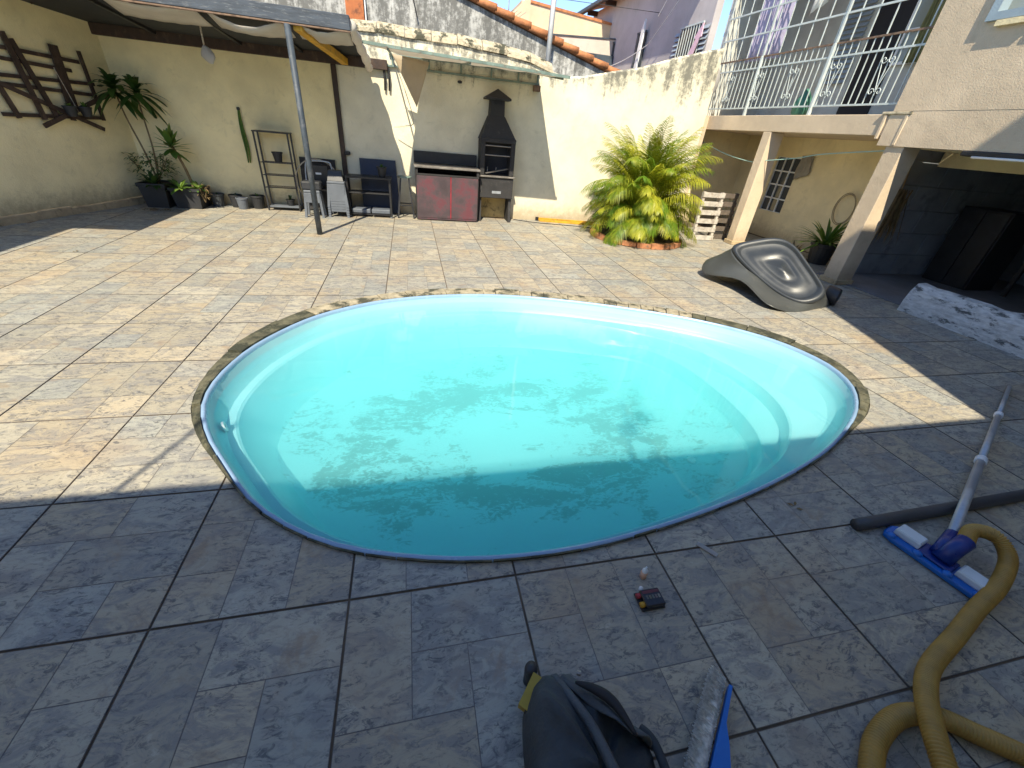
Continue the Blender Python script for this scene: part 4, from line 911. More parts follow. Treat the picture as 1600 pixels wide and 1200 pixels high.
stemmed('dracaena', (-3.66, 7.42, .33), [[(-3.72, 7.42, .8), (-3.80, 7.40, 1.25), (-3.82, 7.38, 1.62)], [(-3.60, 7.44, .8), (-3.58, 7.42, 1.2), (-3.56, 7.40, 1.60)]], 'tall dracaena with two bare stems and drooping dark leaves in the corner', M_LEAF, .42, .095, 28, .55, 3)
stemmed('rosette_shrub', (-3.18, 7.42, .29), [[(-3.22, 7.40, .6), (-3.30, 7.36, .93)]], 'single-stem succulent with a wide pale green leaf rosette', M_LEAFL, .30, .085, 30, .10, 4, .02)
def low_plant(name, c, L, W, n, mat, label, seed, grp=None):
    r = random.Random(seed); t = thing(name, c, label, 'plant', grp)
    for k in range(n):
        a = 2*math.pi*k*.618+r.uniform(-.2, .2); e = rad(r.uniform(5, 70)); m = MB()
        leafblade(m, (c[0], c[1], c[2]), (math.cos(a)*math.cos(e), math.sin(a)*math.cos(e), math.sin(e)), L*r.uniform(.7, 1.1), W, .3); part('leaf', m, mat, t, smooth=True)
low_plant('low_bromeliad', (-3.66, 7.26, .33), .32, .065, 26, M_LEAF, 'dark green low bromeliad at the front of the corner tub', 41)
low_plant('low_bromeliad', (-3.32, 7.28, .29), .28, .065, 26, M_LEAFL, 'yellow-green low bromeliad spilling over the right tub', 42)
low_plant('low_bromeliad', (-3.10, 7.36, .29), .22, .055, 18, M_LEAFL, 'smaller yellow-green bromeliad at the right end of the tubs', 43)
def shrub(name, c, R, H, n, mat, label, seed, lw=.03):
    r = random.Random(seed); t = thing(name, c, label, 'plant'); m = MB(); st_ = MB()
    for k in range(7):
        a = r.uniform(0, 6.28); st_.tube([c, (c[0]+R*.5*math.cos(a), c[1]+R*.4*math.sin(a), c[2]+H*.5), (c[0]+R*.8*math.cos(a), c[1]+R*.5*math.sin(a), c[2]+H*r.uniform(.7, 1))], .005, 5)
    for k in range(n):
        a, q = r.uniform(0, 6.28), r.random()**.5; p = (c[0]+R*q*math.cos(a), c[1]+R*.6*q*math.sin(a), c[2]+H*r.uniform(.25, 1)); e = r.uniform(-.5, .9)
        leafblade(m, p, (math.cos(a)*math.cos(e), math.sin(a)*math.cos(e), math.sin(e)), lw*2.4, lw, .3, n=2)
    part('stems', st_, M_STEM, t, kind='stuff'); part('foliage', m, mat, t, kind='stuff')
shrub('leafy_shrub', (-3.72, 7.50, .33), .34, .42, 260, M_LEAF, 'small dark leafy shrub filling the corner behind the tubs', 51)
shrub('dry_shrub', (-3.02, 7.30, .10), .10, .28, 60, M_LEAFDRY, 'brown withered plant hanging off the right tub', 52, .022)
dl = random.Random(61)
m = MB()
for k in range(60): a = dl.uniform(0, 6.28); leafblade(m, (-3.62+dl.gauss(0, .16), 7.02+dl.gauss(0, .05), .006+dl.uniform(0, .012)), (math.cos(a), math.sin(a), .1), .06, .02, .1, n=2)
solo('leaf_litter', m, M_LEAFDRY, (-3.6, 7.0, 0), 'dark fallen leaves swept together on the tiles before the corner tub', 'leaves', kind='stuff')

# ------------------------------------------------------------------ palm in its brick ring
bc = Vector((4.42, 6.42, 0)); br = thing('brick_planter', tuple(bc), 'half-round ring of red bricks around the palm foot', 'planter')
for k in range(21):
    a = rad(168+17.1*k); R_ = .80; c = bc+Vector((R_*math.cos(a), R_*math.sin(a), 0)); tx = Vector((-math.sin(a), math.cos(a), 0)); m = MB()
    m.beam(c-tx*.115+Vector((0, 0, .045)), c+tx*.115+Vector((0, 0, .045)), .10, .075+rp.uniform(-.015, .01)); part('brick', m, M_BRICK, br)
m = MB(); m.lathe([(.76, -.01), (.74, .05), (.4, .09), (.01, .10)], tuple(bc), 20, False); part('soil', m, M_SOIL, br)
palm = thing('areca_palm', tuple(bc), 'bushy yellow-green areca palm in a brick ring before the back wall', 'palm tree')
r = random.Random(77)
for k in range(16):
    a = r.uniform(0, 6.28); q = r.uniform(.02, .22); b = bc+Vector((q*math.cos(a), q*math.sin(a), .06)); m = MB(); hh = r.uniform(.45, .95)
    m.tube([b, b+Vector((.05*math.cos(a), .05*math.sin(a), hh*.5)), b+Vector((.12*math.cos(a), .12*math.sin(a), hh))], .022, 7); part('stem', m, M_PSTEM, palm, smooth=True)
def frond(base, az, el, L, curl, nl, mat, seed, spread=.34):
    r = random.Random(seed); m = MB(); N = 14; pts = []; p = Vector(base); e = el
    for i in range(N+1):
        pts.append(p.copy()); p = p+Vector((math.cos(az)*math.cos(e), math.sin(az)*math.cos(e), math.sin(e)))*(L/N); e -= curl/N*(1+1.2*i/N)
    m.tube(pts, .008, 4, caps=False, rs=[.010*(1-.85*i/N) for i in range(N+1)])
    side = Vector((-math.sin(az), math.cos(az), 0))
    for k in range(nl):
        t = .16+.84*k/(nl-1); f = t*N; i = min(int(f), N-1); b = pts[i].lerp(pts[i+1], f-i); d = (pts[i+1]-pts[i]).normalized(); un = side.cross(d).normalized()
        ll = L*spread*(math.sin(math.pi*(.18+.78*t))**.7)*r.uniform(.88, 1.08)
        for s in (-1, 1):
            dd = (d*(.55+.55*t)+side*s*(.95-.35*t)+un*(.38+r.uniform(-.12, .12))).normalized(); w = .0125*r.uniform(.8, 1.2); q = dd.cross(un).normalized()*w
            t1 = b+dd*ll*.55; t2 = b+dd*ll+Vector((0, 0, -.30*ll))
            m.add([b-q*.35, b+q*.35, t1+q*.5, t1-q*.5, t2], [(0, 1, 2, 3), (3, 2, 4)])
    return m
for k in range(195):
    az = 2*math.pi*k*.618+r.uniform(-.25, .25); u = k/195; el = rad(20+66*u**.7+r.uniform(-9, 9)); L = r.uniform(.80, 1.22)*(1.05 if u > .5 else .88)
    hb_ = .24+.76*u*r.uniform(.6, 1.0)
    b = bc+Vector((.20*math.cos(az), .20*math.sin(az), hb_)); part('frond', frond(b, az, el, L, rad(r.uniform(30, 62) if u > .55 else r.uniform(50, 85)), 30, M_PALM, 1000+k, .30), M_PALM, palm)

# ------------------------------------------------------------------ things on the floor by the wall
yb = thing('yellow_ladder', (3.4, 7.62, 0), 'yellow fibreglass pole lying at the wall foot left of the palm', 'pole')
m = MB(); m.beam((2.86, 7.70, .035), (4.05, 7.52, .035), .05, .05); part('rail', m, M_YEL, yb)
m = MB(); m.beam((2.86, 7.62, .02), (4.05, 7.44, .02), .04, .035); part('rail', m, M_YEL, yb)
m = MB(); m.beam((2.80, 7.708, .037), (2.859, 7.70, .037), .06, .06); part('end_cap', m, M_BLACK, yb)
m = MB(); m.tube(catmull([(2.32, 7.66, .008), (2.7, 7.45, .008), (3.1, 7.36, .008), (3.6, 7.24, .008), (3.95, 7.12, .008)], 6), .008, 5); solo('floor_cable', m, M_WIRE, (3, 7.4, 0), 'thin dark cable lying on the tiles between barbecue and palm', 'cable')
# pallets by the porch
def pallet(name, x0, x1, y, h, mat, label, lean=.05):
    t = thing(name, ((x0+x1)/2, y, 0), label, 'pallet'); n = 6
    for x in (x0+.03, x1-.03):
        m = MB(); m.beam((x, y+.035, .0), (x, y+.035+lean, h), .05, .05); part('stile', m, mat, t)
    for k in range(n):
        z = .05+(h-.1)*k/(n-1); o = lean*z/h; m = MB(); m.beam((x0, y+o, z), (x1, y+o, z), .016, .085); part('slat', m, mat, t)
pallet('white_pallet', 5.70, 6.17, 6.48, .87, M_GWOOD, 'bleached wooden pallet standing upright between palm and porch pillar')
pallet('shade_twin_pallet', 6.20, 6.62, 6.66, .86, pm('shade_dark_pallet_wood', (.12, .095, .075), .85, .25, 12, .4, 40), 'pallet twin beside the porch pillar, its shade put into the dark wood colour')  # twin of the white pallet; its shade is put into the dark wood colour
# porch contents
lw_ = thing('clothes_line', (6.6, 6.3, 1.4), 'pale green clothes line strung between the porch pillars', 'clothes line')
m = MB(); m.tube(catmull([(6.55, 8.30, 1.68), (6.55, 7.4, 1.50), (6.55, 6.6, 1.42), (6.5, 6.25, 1.45)], 6), .007, 5); part('line', m, M_TEALROPE, lw_)
m = MB(); m.tube(catmull([(6.5, 6.25, 1.46), (6.55, 5.6, 1.55), (6.55, 5.1, 1.64), (6.5, 4.10, 1.74)], 6), .007, 5); part('line', m, M_TEALROPE, lw_)
hanging('porch_rag', 7.86, 6.55, 6.86, 1.22, 1.60, pm('grey_rag', (.30, .27, .22), .9, .15, 9), 'grey rag hung beside the porch window', 'cloth', .012, 2, .12, 14)
pt = pot_plant('porch_pot', (7.28, 5.02, 0), .15, .20, .34, 'large black pot with arching grass leaves behind the second pillar', M_PLANTER)
low_plant('porch_plant', (7.28, 5.02, .30), .72, .05, 60, M_LEAFL, 'arching striped grass plant growing in the porch pot', 71)
low_plant('porch_plant', (7.02, 5.35, .02), .40, .04, 30, M_LEAFDRY, 'withered brown grass plant left of the large porch pot', 72)
for k, rr_ in enumerate((.36, .40, .44)):
    pass
ho = thing('hose_coil', (7.84, 5.45, .6), 'coil of dark garden hose hanging on the porch wall', 'hose')
for q in range(2):
    m = MB(); R_ = .24+.02*q; m.tube([(7.84-.012*q, 5.45+R_*.75*math.cos(t), .85+R_*math.sin(t)) for t in [2*math.pi*i/30 for i in range(31)]], .008, 6, caps=False); part('loop', m, pm('brown_hose', (.30, .24, .15), .6), ho)
rg = thing('hanging_mop', (7.0, 3.60, .8), 'bundle of dry palm leaves and rags hung on the garage side of the pillar', 'bundle')
m = MB(); rr_ = random.Random(9)
for k in range(70): a = rr_.uniform(0, 6.28); leafblade(m, (7.30+rr_.gauss(0, .06), 4.25+rr_.gauss(0, .03), 1.30), (math.cos(a)*.25, math.sin(a)*.25, -1), rr_.uniform(.4, .85), .03, .0, n=3)
part('strands', m, M_LEAFDRY, rg, kind='stuff')
m = MB(); m.tube([(7.30, 4.25, 1.25), (7.30, 4.30, 1.60)], .012, 6); part('handle', m, M_STEM, rg)

# ------------------------------------------------------------------ grey moulded shell (slide section)
face = [(4.50, 3.87, .478), (4.72, 3.81, .569), (4.934, 3.681, .631), (5.045, 3.50, .585), (5.095, 3.239, .43), (5.132, 2.99, .275), (5.116, 2.894, .198), (5.00, 2.872, .110), (4.861, 2.945, .062), (4.728, 3.148, .103), (4.593, 3.46, .229), (4.49, 3.75, .375)]
skirt = [(4.46, 4.22, .20), (4.95, 4.30, .12), (5.30, 4.10, .04), (5.48, 3.80, .0), (5.56, 3.50, .0), (5.56, 3.22, .0), (5.42, 3.02, .0), (5.08, 2.90, .0), (4.70, 2.80, .0), (4.37, 2.90, .07), (4.39, 3.42, .17), (4.33, 4.05, .055)]
FN = Vector((-.5, -.5, .7)).normalized()
F_ = catmull(face, 5, True); K_ = catmull(skirt, 5, True); fc_ = sum(F_, Vector())/len(F_); nF = len(F_)
for v in K_: v.z = max(v.z, .003)
sh = thing('plastic_shell', (4.9, 3.4, 0), 'grey moulded plastic shell lying on its side with an oval recessed face', 'plastic shell')
def bl(t, out): return [F_[i].lerp(K_[i], t) + (F_[i]-fc_).normalized()*out for i in range(nF)]
m = MB(); m.loft([bl(t, o) for t, o in ((0.03, .012), (.10, -.002), (.3, .0), (.55, .0), (.8, .015), (.96, .025), (1.0, .02))][::-1])
solid(part('body', m, pm('grey_fibreglass', (.062, .066, .064), .40, .12, 3, .06, 60, dirt=(.11, .105, .095), dirt_lo=.6, dirt_hi=.8), sh, smooth=True), .012, -1)
def fr(k, h): return [fc_+(v-fc_)*k+FN*h for v in F_]
m = MB(); m.loft([fr(1.03, -.03), fr(1.05, -.005), fr(1.04, .02), fr(.99, .035), fr(.94, .034), fr(.90, .018), fr(.87, .004), fr(.84, -.002)])
part('rim', m, pm('dark_glossy_fibreglass', (.028, .033, .039), .42, .15, 4, .05, 60, dirt=(.08, .085, .09), dirt_lo=.62, dirt_hi=.8), sh, smooth=True)
m = MB(); m.loft([fr(.85, .000), fr(.78, -.006), fr(.66, -.004), fr(.60, .006), fr(.46, .008), fr(.41, -.004), fr(.30, -.008), fr(.25, .002), fr(.14, .004), fr(.11, .014), fr(.03, .017)], cap1=True); part('recessed_face', m, MATS['dark_glossy_fibreglass'], sh, smooth=True)
m = MB(); c = Vector((5.50, 3.05, .11)); m.loft([[c+Vector((.0+.10*math.cos(t)*k, .06*math.cos(t)*k+dx, .105*math.sin(t)*k)) for t in [2*math.pi*q/18 for q in range(18)]] for k, dx in ((.9, -.07), (1, -.05), (1, .1), (.9, .12))], cap0=True, cap1=True); part('rear_wheel', m, M_DKPL, sh, smooth=True)

# ------------------------------------------------------------------ pool vacuum, hose, pole
vac = thing('pool_vacuum', (2.62, -.25, 0), 'blue pool vacuum head with two pale weights lying on the tiles', 'pool vacuum')
ax = Vector((.235, -.972, 0)); ay = Vector((.972, .235, 0)); vc = Vector((2.615, -.255, 0))
def vp(a, b, z): return vc+ax*a+ay*b+Vector((0, 0, z))
def slab(pts2, z0, z1, ch=.006):
    m = MB(); n = len(pts2); cx_ = sum(p[0] for p in pts2)/n; cy_ = sum(p[1] for p in pts2)/n
    f = lambda k: [(p[0]-(p[0]-cx_)*k/max(.02, math.hypot(p[0]-cx_, p[1]-cy_)), p[1]-(p[1]-cy_)*k/max(.02, math.hypot(p[0]-cx_, p[1]-cy_))) for p in pts2]
    m.loft([[vp(a, b, z) for a, b in q] for q, z in ((f(ch), z0), (f(0), z0+ch), (f(0), z1-ch), (f(ch), z1))], cap0=True, cap1=True); return m
plate = [(-.20, -.03), (-.19, -.06), (-.16, -.07), (.16, -.07), (.19, -.06), (.20, -.03), (.20, .03), (.185, .055), (.15, .062), (-.15, .062), (-.185, .055), (-.20, .03)]
part('base_plate', slab(plate, .006, .030), M_VBLUE, vac)
part('deck', slab([(-.065, -.045), (.065, -.045), (.065, .055), (-.065, .055)], .0305, .045), M_VDBLUE, vac)
for a in (-.118, .125): part('weight', slab([(a-.052, -.030), (a+.052, -.030), (a+.052, .048), (a-.052, .048)], .0305, .068, .008), M_VWHT, vac)
for a in (-.165, -.055, .06, .17): m = MB(); p = vp(a, -.053, .031); m.lathe([(.020, 0), (.018, .008), (.008, .014), (.001, .015)], tuple(p), 12, False); part('roller_boss', m, M_VBLUE, vac, smooth=True)
m = MB(); m.tube([vp(-.01, .02, .046), vp(-.02, .07, .075), vp(-.03, .16, .095)], .028, 12, rs=[.034, .030, .030]); part('neck', m, M_VDBLUE, vac, smooth=True)
m = MB(); m.tube([vp(.01, .0, .04), vp(.015, .05, .10), vp(.02, .11, .13)], .033, 14, rs=[.04, .036, .036]); part('hose_cuff', m, M_VDBLUE, vac, smooth=True)
tp = thing('telescopic_pole', (3.9, .4, 0), 'grey aluminium telescopic pole with white collars running from the vacuum head', 'pole')
q0 = vp(-.028, .14, .092); q3 = Vector((5.33, 1.04, .022)); q1 = q0.lerp(q3, .36); q2 = q0.lerp(q3, .70)
m = MB(); m.tube([q0, q1], .022, 14); part('outer_tube', m, M_ALU, tp, smooth=True)
m = MB(); m.tube([q1, q2], .019, 14); part('middle_tube', m, M_ALU, tp, smooth=True)
m = MB(); m.tube([q2, q3], .015, 14); part('inner_tube', m, M_ALU, tp, smooth=True)
for q, R_ in ((q1, .029), (q2, .025)):
    d = (q3-q0).normalized(); m = MB(); m.tube([q-d*.03, q-d*.026, q-d*.006, q, q+d*.006, q+d*.026, q+d*.03], R_, 16, rs=[R_*.9, R_, R_, R_*.86, R_, R_, R_*.9]); part('collar', m, M_WHITE, tp, smooth=True)
hp = catmull([vp(.02, .10, .128), (2.80, -.215, .150), (2.875, -.26, .150), (2.85, -.345, .115), (2.70, -.425, .07), (2.50, -.482, .045), (2.30, -.545, .038), (2.055, -.617, .05), (1.90, -.69, .085), (1.79, -.78, .105), (1.72, -.87, .10), (1.64, -.98, .075), (1.54, -1.04, .045), (1.45, -.99, .036), (1.47, -.89, .036), (1.559, -.807, .036), (1.655, -.748, .036), (1.791, -.715, .036), (1.916, -.742, .036), (2.01, -.81, .036), (2.10, -.88, .036), (2.25, -1.02, .036), (2.45, -1.25, .036)], 44)
L_ = 0; acc = [0]
for a, b in zip(hp, hp[1:]): acc.append(acc[-1]+(b-a).length)
hs = []; j = 0; N = int(acc[-1]/.0026)
for k in range(N):
    s_ = acc[-1]*k/(N-1)*.9999
    while acc[j+1] < s_: j += 1
    hs.append(hp[j].lerp(hp[j+1], (s_-acc[j])/max(1e-9, acc[j+1]-acc[j])))
m = MB(); m.tube(hs, .03, 14, rs=[.0285+.0036*math.sin(k*2*math.pi/4) for k in range(N)]); solo('vacuum_hose', m, M_HOSE, (2, -.7, 0), 'ochre corrugated pool hose looping across the shaded tiles', 'hose', smooth=True)
pv = MB(); A, B = Vector((2.40, -.025, .030)), Vector((6.3, .06, .030)); d = (B-A).normalized()
pv.tube([A+d*.10, A+d*.0, A+d*.0001, A+d*.10, A+d*.3, B], .03, 16, rs=[.024, .0255, .030, .030, .030, .030]); solo('pvc_pipe', pv, M_PVC, (2.4, 0, 0), 'long dark grey PVC pipe lying on the tiles under the telescopic pole', 'pipe', smooth=True)

# ------------------------------------------------------------------ test kit, bottle, cap, clear strip
kt = thing('test_kit', (1.158, -.197, 0), 'small dark test kit case with red and yellow vials on the tiles', 'test kit')
m = MB(); m.bbox(1.108, 1.212, -.236, -.160, .002, .008, .002); part('case_base', m, M_BLACK, kt)
m = MB(); m.bbox(1.125, 1.210, -.233, -.163, .009, .030, .004); part('case_body', m, pm('smoked_plastic', (.02, .018, .022), .15, .3, 40, .0), kt)
for k, (mt, yy) in enumerate(((M_REDE, -.180), (M_YEL, -.216))):
    m = MB(); m.lathe([(.014, 0), (.016, .004), (.016, .020), (.013, .026), (.001, .027)], (1.117, yy, .008), 12, False) if False else m.tube([(1.108, yy, .018), (1.124, yy, .018)], .0105, 12); part('vial_cap', m, mt, kt, smooth=True)
for k in range(5): m = MB(); m.box(1.140+.013*k, 1.149+.013*k, -.205, -.190, .0301, .0309); part('scale_patch', m, pm('patch%d' % k, ((.10, .09, .07), (.12, .10, .06), (.09, .10, .08), (.14, .10, .09), (.20, .18, .14))[k], .4), kt)
m = MB(); m.box(1.132, 1.205, -.182, -.170, .0301, .0309); part('scale_strip', m, pm('patch_red', (.10, .015, .02), .4), kt)
bt = thing('reagent_bottle', (1.185, -.095, 0), 'tiny dropper bottle with white cap and orange liquid by the test kit', 'bottle')
m = MB(); m.lathe([(.010, 0), (.014, .002), (.0145, .030), (.011, .036), (.001, .037)], (1.185, -.095, .0), 16, False); part('body', m, pm('orange_liquid_plastic', (.70, .42, .30), .3, .1, 20, .0), bt, smooth=True)
m = MB(); m.lathe([(.0115, .036), (.0115, .047), (.006, .052), (.003, .068), (.0005, .069)], (1.185, -.095, 0), 14, False); part('cap', m, M_WHITE, bt, smooth=True)
m = MB(); m.lathe([(.009, 0), (.009, .010), (.004, .015), (.0005, .017)], (1.150, -.146, 0), 12, False); solo('bottle_cap', m, M_WHITE, (1.150, -.146, 0), 'white dropper cap lying behind the test kit', 'cap', smooth=True)
m = MB(); m.prism([(1.515, .012, .003), (1.535, .024, .003), (1.590, -.050, .003), (1.570, -.062, .003)], (0, 0, .004)); solo('clear_strip', m, M_PLASTIC, (1.55, -.02, 0), 'small translucent plastic strip on the tiles near the pool edge', 'strip')
m = MB(); m.lathe([(.002, 0), (.012, .004), (.011, .007), (.001, .008)], (.08, -.59, 0), 10, False); solo('pebble', m, M_WHITE, (.08, -.59, 0), 'small white pebble at the bottom edge of the picture', 'pebble')

# ------------------------------------------------------------------ floor brush
bs = thing('pool_brush', (1.14, -.63, 0), 'blue pool brush with a thick row of pale bristles', 'brush')
b0, b1 = Vector((1.268, -.512, .03)), Vector((1.005, -.755, .03)); bd = (b1-b0).normalized(); bn = Vector((-bd.y, bd.x, 0)); rr_ = random.Random(13)
if bn.x > 0: bn = -bn
m = MB()
for k in range(1500):
    t = rr_.random(); c = b0.lerp(b1, t)+bn*rr_.uniform(-.004, .004)+Vector((0, 0, rr_.uniform(-.016, .018))); tip = c+bn*rr_.uniform(.040, .052)+bd*rr_.uniform(-.012, .012)+Vector((0, 0, rr_.uniform(-.014, .020))); w = bd*.0016
    tip.z = max(tip.z, .003); c.z = max(c.z, .003); w2 = Vector((0, 0, .0016)); m.add([c-w, c+w, tip+w, tip-w], [(0, 1, 2, 3)]); m.add([c-w2, c+w2, tip+w2, tip-w2], [(0, 1, 2, 3)])
part('bristles', m, M_BRIS, bs, kind='stuff')
m = MB(); m.tube([b0.lerp(b1, .0)+bn*.018, b0.lerp(b1, .5)+bn*.020, b1+bn*.018], .024, 10, rs=[.018, .024, .024]); part('bristle_core', m, M_BRIS, bs, smooth=True)
hb0 = b0-bn*.014; hb1 = b1-bn*.014
m = MB(); m.prism([(hb0.lerp(hb1, t)-bn*o)*1.0 for t, o in ((.06, .008), (.40, .011), (.55, .030), (.76, .048), (1, .052), (1, -.006), (.06, -.002))], (0, 0, .028)); part('backing', m, M_VBLUE, bs)
m = MB(); q = hb0.lerp(hb1, .85)-bn*.04; m.tube([q+Vector((0, 0, .02)), q-bn*.05+bd*.05+Vector((0, 0, .03))], .018, 12); part('socket', m, M_VDBLUE, bs, smooth=True)

# ------------------------------------------------------------------ rucksack
bag = thing('rucksack', (.76, -.68, 0), 'slumped dark grey fabric rucksack with open zip on the shaded tiles', 'rucksack')
prof = [(.60, -.44), (.65, -.415), (.72, -.425), (.79, -.455), (.85, -.50), (.895, -.56), (.905, -.64), (.90, -.74), (.87, -.86), (.78, -.95), (.64, -.95), (.55, -.86), (.535, -.74), (.54, -.62), (.56, -.50)]
O2 = catmull([(x, y, 0) for x, y in prof], 4, True); bcn = Vector((.72, -.69, 0)); nb = len(O2)
def bring(k, z, f, ph):
    out = []
    for i, v in enumerate(O2):
        a = 2*math.pi*i/nb; w = f*(math.sin(5*a+ph)+.6*math.sin(9*a-1.7*ph)+.4*math.sin(14*a+2*ph)); p = bcn+(v-bcn)*(k+w); out.append((p.x, p.y, max(.002, z*(1+.35*math.sin(a*1+2.2))+.25*w)))
    return out
m = MB(); m.loft([bring(1.0, .002, .0, 0), bring(1.02, .03, .012, .5), bring(.98, .075, .022, .9), bring(.90, .115, .03, 1.2), bring(.76, .142, .035, 1.6), bring(.58, .152, .04, 2.0), bring(.36, .155, .05, 2.6), bring(.12, .150, .03, 3)], cap1=True)
bo = part('body', m, M_BAG, bag, smooth=True)
def bsurf(x, y, z): return Vector((x, y, z))
m = MB(); strip = catmull([(.665, -.43, .125), (.685, -.50, .165), (.715, -.58, .185), (.735, -.68, .20), (.75, -.78, .205), (.77, -.9, .20)], 6)
m.loft([[tuple(p+Vector((-.014, 0, -.006))), tuple(p+Vector((-.005, 0, .006))), tuple(p+Vector((.008, 0, .005))), tuple(p+Vector((.016, 0, -.008)))] for p in strip], closed=False); solid(part('zip_strip', m, M_BAGL, bag, smooth=True), .004)
m = MB(); fl_ = []
for j in range(9):
    t = j/8; a = Vector((.67, -.45, .13)).lerp(Vector((.82, -.63, .195)), t); b = Vector((.73, -.42, .06)).lerp(Vector((.905, -.65, .09)), t)
    fl_.append([tuple(a.lerp(b, i/8)+Vector((0, 0, .035*math.sin(math.pi*i/8)+.010*math.sin(3*t*3.1+i)))) for i in range(9)])
m.loft(fl_, closed=False); solid(part('flap', m, M_BAGL, bag, smooth=True), .006)
m = MB(); m.tube(catmull([(.715, -.475, .165), (.765, -.515, .188), (.80, -.56, .198), (.825, -.64, .205)], 5), .014, 8, rs=[.004+.012*math.sin(math.pi*i/15) for i in range(16)]); part('open_slit', m, M_DARKIN, bag, smooth=True)
m = MB(); m.tube(catmull([(.885, -.60, .10), (.905, -.64, .11), (.91, -.72, .10), (.895, -.82, .09)], 5), .014, 8); part('strap', m, M_BAG, bag, smooth=True)
m = MB(); m.tube([(.728, -.452, .168), (.738, -.458, .170)], .008, 8); part('zip_pull', m, M_STEELC, bag)
ph_ = thing('yellow_tool', (.605, -.46, 0), 'yellow and black tool poking from the left of the rucksack', 'tool')
m = MB(); m.beam((.628, -.415, .085), (.562, -.487, .075), .045, .035); part('body', m, pm('dull_yellow_plastic', (.36, .25, .02), .5, .15, 9), ph_)
m = MB(); m.beam((.642, -.425, .07), (.575, -.50, .06), .035, .05); part('grip', m, M_BLACK, ph_)
m = MB(); m.lathe([(.0, 0), (.018, .002), (.02, .06), (.022, .085), (.019, .10), (.001, .102)], (.608, -.385, .0), 14, False); part('cap', m, M_DKPL, ph_, smooth=True)

# ------------------------------------------------------------------ background: gable house, far houses, neighbour
gb = thing('gable_house', (0, 10, 0), 'neighbouring gable wall of stained grey render under orange roof tiles', 'house')
vz = lambda x: 3.47-.262*(x-1.45)
m = MB(); m.prism([(-5.5, 9.0, 0), (4.3, 9.0, 0), (4.3, 9.0, vz(4.3)), (-3.5, 9.0, vz(-3.5)), (-5.5, 9.0, vz(-3.5)-.4)], (0, .15, 0)); part('gable_wall', m, M_GABLE, gb)
m = MB(); m.prism([(-3.5, 8.93, vz(-3.5)+.02), (4.45, 8.93, vz(4.45)+.02), (4.45, 8.93, vz(4.45)+.06), (-3.5, 8.93, vz(-3.5)+.06)], (0, 5, 0)); rfp = part('roof', m, M_ROOFT, gb)
x = -3.4
while x < 4.4:
    m = MB(); a, b = Vector((x, 8.95, vz(x)+.065)), Vector((x+.36, 8.95, vz(x+.36)+.085)); m.tube([a, b], .06, 10, rs=[.052, .068]); part('roof_tile', m, M_ROOFT, rfp, smooth=True); x += .335
m = MB(); m.bbox(-.66, -.36, 8.94, 8.99, 2.55, 3.45, .004); part('rust_panel', m, M_RUST, gb, 'rust orange sheet panel')
m = MB(); m.box(-.345, -.325, 8.95, 8.99, 2.55, 3.6); part('down_pipe', m, M_WHITE, gb)
m = MB(); m.tube([(.55, 8.93, 3.12), (.47, 8.93, 3.45)], .012, 6); part('cable_stub', m, M_WIRE, gb)
m = MB(); m.tube([(2.88, 8.3, 2.3), (2.88, 8.3, 5.5)], .045, 14); solo('white_pole', m, M_WHITE, (2.88, 8.3, 2.3), 'tall white pole rising behind the awning into the sky', 'pole', smooth=True)
m = MB(); m.tube([(3.72, 11.5, 2.0), (3.72, 11.5, 5.6)], .012, 6); solo('thin_mast', m, M_WIRE, (3.72, 11.5, 2.0), 'thin dark mast beside the white pole', 'mast')
an = thing('tv_antenna', (2.9, 12.5, 3.6), 'metal TV antenna above the orange verge against the sky', 'antenna')
m = MB(); m.tube([(2.9, 12.5, 3.0), (2.9, 12.5, 4.7)], .015, 6); part('mast', m, M_ALU, an)
m = MB(); m.tube([(2.55, 12.4, 4.02), (3.25, 12.6, 3.98)], .010, 6); part('boom', m, M_ALU, an)
for k in range(7): xx = 2.58+.105*k; m = MB(); m.tube([(xx-.08, 12.5+.25, 3.93+.004*k), (xx+.08, 12.5-.25, 4.07-.004*k)], .005, 5); part('element', m, M_ALU, an)
fh = thing('far_house', (4.6, 14, 0), 'far cream house with parapet seen between the pole and the lilac wall', 'house')
m = MB(); m.prism([(3.55, 14, 0), (7, 14, 0), (7, 14, 4.36), (3.75, 14, 4.62), (3.55, 14, 4.62)], (0, 4, 0)); part('wall', m, M_FAR, fh)
m = MB(); m.prism([(3.70, 13.97, 4.60), (7, 13.97, 4.34), (7, 13.97, 4.40), (3.70, 13.97, 4.66)], (0, 4.05, 0)); part('coping', m, M_ROOFT, fh)
m = MB(); m.prism([(3.2, 13.2, 0), (3.62, 13.2, 0), (3.62, 13.2, 4.62), (3.2, 13.2, 4.2)], (0, 4, 0)); part('annex', m, M_FAR, fh)
m = MB(); m.prism([(3.6, 13.5, 0), (7, 13.5, 0), (7, 13.5, 4.05), (3.6, 13.5, 3.86)], (0, .4, 0)); part('lower_wall', m, stucco('far_pale_render', (.58, .50, .43), (.4, .35, .3), .3, 3, 5), fh)
m = MB(); m.beam((3.6, 13.49, 3.87), (7, 13.49, 4.06), .03, .03); part('pipe', m, M_GPOLE, fh)
m = MB(); m.box(4.9, 6.5, 13.4, 13.49, 3.2, 3.62); part('low_roof', m, M_GPOLE, fh)
nh = thing('lilac_house', (7, 12, 0), 'neighbouring lilac-grey house with eaves gutter and barred windows', 'house')
m = MB(); m.box(6.30, 6.45, 8.72, 15.6, 0, 4.92); m2 = part('side_wall', m, M_NEIGH, nh)
m = MB(); m.box(6.45, 10, 15.45, 15.6, 0, 4.92); part('end_wall', m, M_NEIGH, nh)
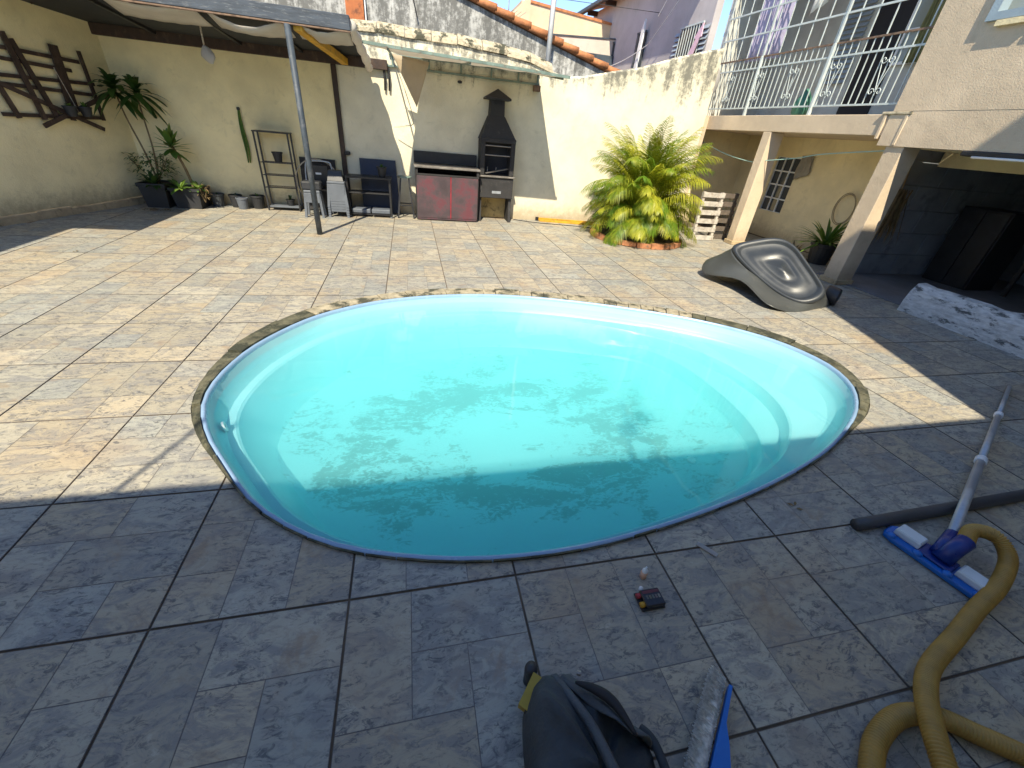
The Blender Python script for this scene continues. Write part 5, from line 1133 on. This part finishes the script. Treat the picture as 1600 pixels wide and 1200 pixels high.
m = MB(); m.prism([(5.93, 8.72, 4.94), (5.93, 8.72, 5.0), (9, 8.72, 5.9), (9, 8.72, 5.84)], (0, 7.3, 0)); part('roof', m, M_ROOFT, nh)
m = MB(); m.bbox(5.86, 5.98, 8.70, 16.05, 4.86, 4.97, .02); part('gutter', m, M_GPOLE, nh)
m = MB(); m.tube(catmull([(5.95, 15.75, 4.86), (5.97, 15.72, 4.72), (6.2, 15.65, 4.5), (6.27, 15.62, 4.3), (6.27, 15.62, 3.0)], 5), .045, 8); part('down_pipe', m, M_GPOLE, nh, smooth=True)
for y in (9.4, 10.9, 12.4, 13.9, 15.3): m = MB(); m.box(5.98, 6.30, y-.04, y+.04, 4.80, 4.92); part('rafter_end', m, M_DWOOD, nh)
for y0, y1, z0, z1 in ((13.45, 14.45, 3.05, 3.92), (11.5, 11.92, 3.05, 3.92), (8.95, 9.75, 3.0, 3.72)):
    m = MB(); m.box(6.27, 6.299, y0, y1, z0, z1); w = part('window', m, M_GLASS, nh)
    m = MB()
    for k in range(9): y = y0+(y1-y0)*k/8; m.box(6.235, 6.247, y-.008, y+.008, z0, z1)
    m.box(6.234, 6.268, y0-.03, y1+.03, z1, z1+.03); part('window_bars', m, M_RAIL if y0 < 9 else M_GPOLE, w)
for y0 in (8.74, 9.80):
    for k in range(8): m = MB(); m.beam((6.27, y0, 3.05+.085*k), (6.27, y0+.20, 3.05+.085*k), .012, .07, up=(.5, 0, 1)); part('shutter_slat', m, M_DOORG, nh)
m = MB(); m.prism([(6.20, 8.82, 3.70), (6.20, 9.05, 3.48), (6.20, 8.98, 3.46), (6.20, 9.22, 3.12), (6.20, 9.02, 3.10), (6.20, 8.86, 3.46), (6.20, 8.80, 3.48)], (-.02, 0, 0)); solo('pink_cloth', m, M_PINK, (6.2, 9, 3.1), 'pink cloth hanging on the barred window of the lilac house', 'cloth')
m = MB(); m.prism([(6.17, 11.58, 3.0), (6.17, 11.44, 3.0), (6.17, 11.38, 3.9), (6.17, 11.42, 4.15), (6.17, 11.52, 3.95)], (-.04, 0, 0)); solo('white_plank', m, M_WHITE, (6.15, 11.5, 3.0), 'pointed white plank standing before the lilac wall', 'plank')
for i_, (a, b, sg, lb) in enumerate((((6.1, 10.95, 3.58), (6.1, 9.3, 4.6), .03, 'white service cable slanting up across the lilac wall'), ((6.0, 13.0, 3.30), (6.1, 10.95, 3.58), .05, 'white cable sagging low along the lilac wall'), ((6.05, 10.6, 4.05), (6.05, 9.9, 4.7), .01, 'short white cable high on the lilac wall'))):
    m = MB(); A, B = Vector(a), Vector(b); m.tube([A.lerp(B, k/8)-Vector((0, 0, sg*math.sin(math.pi*k/8))) for k in range(9)], .010, 5); solo('service_cable', m, M_WHITE, a, lb, 'cable', 'cables on the lilac house')
m = MB(); m.tube([(1.2, 13, 5.1), (4, 12, 4.35), (6.3, 11, 4.2)], .006, 5); solo('power_line', m, M_WIRE, (4, 12, 4), 'thin power line crossing behind the pole', 'cable')
# a little debris on the tiles
dr = random.Random(99)
for k, (x, y) in enumerate(((-3.35, 4.58), (2.22, .13), (-.60, 5.62), (2.95, 6.85))):
    m = MB()
    for q in range(3): a = dr.uniform(0, 6.28); leafblade(m, (x+dr.gauss(0, .02), y+dr.gauss(0, .02), .006), (math.cos(a), math.sin(a), .15), .035, .014, .2, n=2)
    solo('dry_leaf', m, M_LEAFDRY, (x, y, 0), ['dry leaf on the sunlit tiles at far left', 'dry leaf on the shaded tiles near the pool edge', 'dry leaf on the tiles near the pergola post', 'dry leaf on the tiles before the palm'][k], 'leaf', 'fallen leaves')
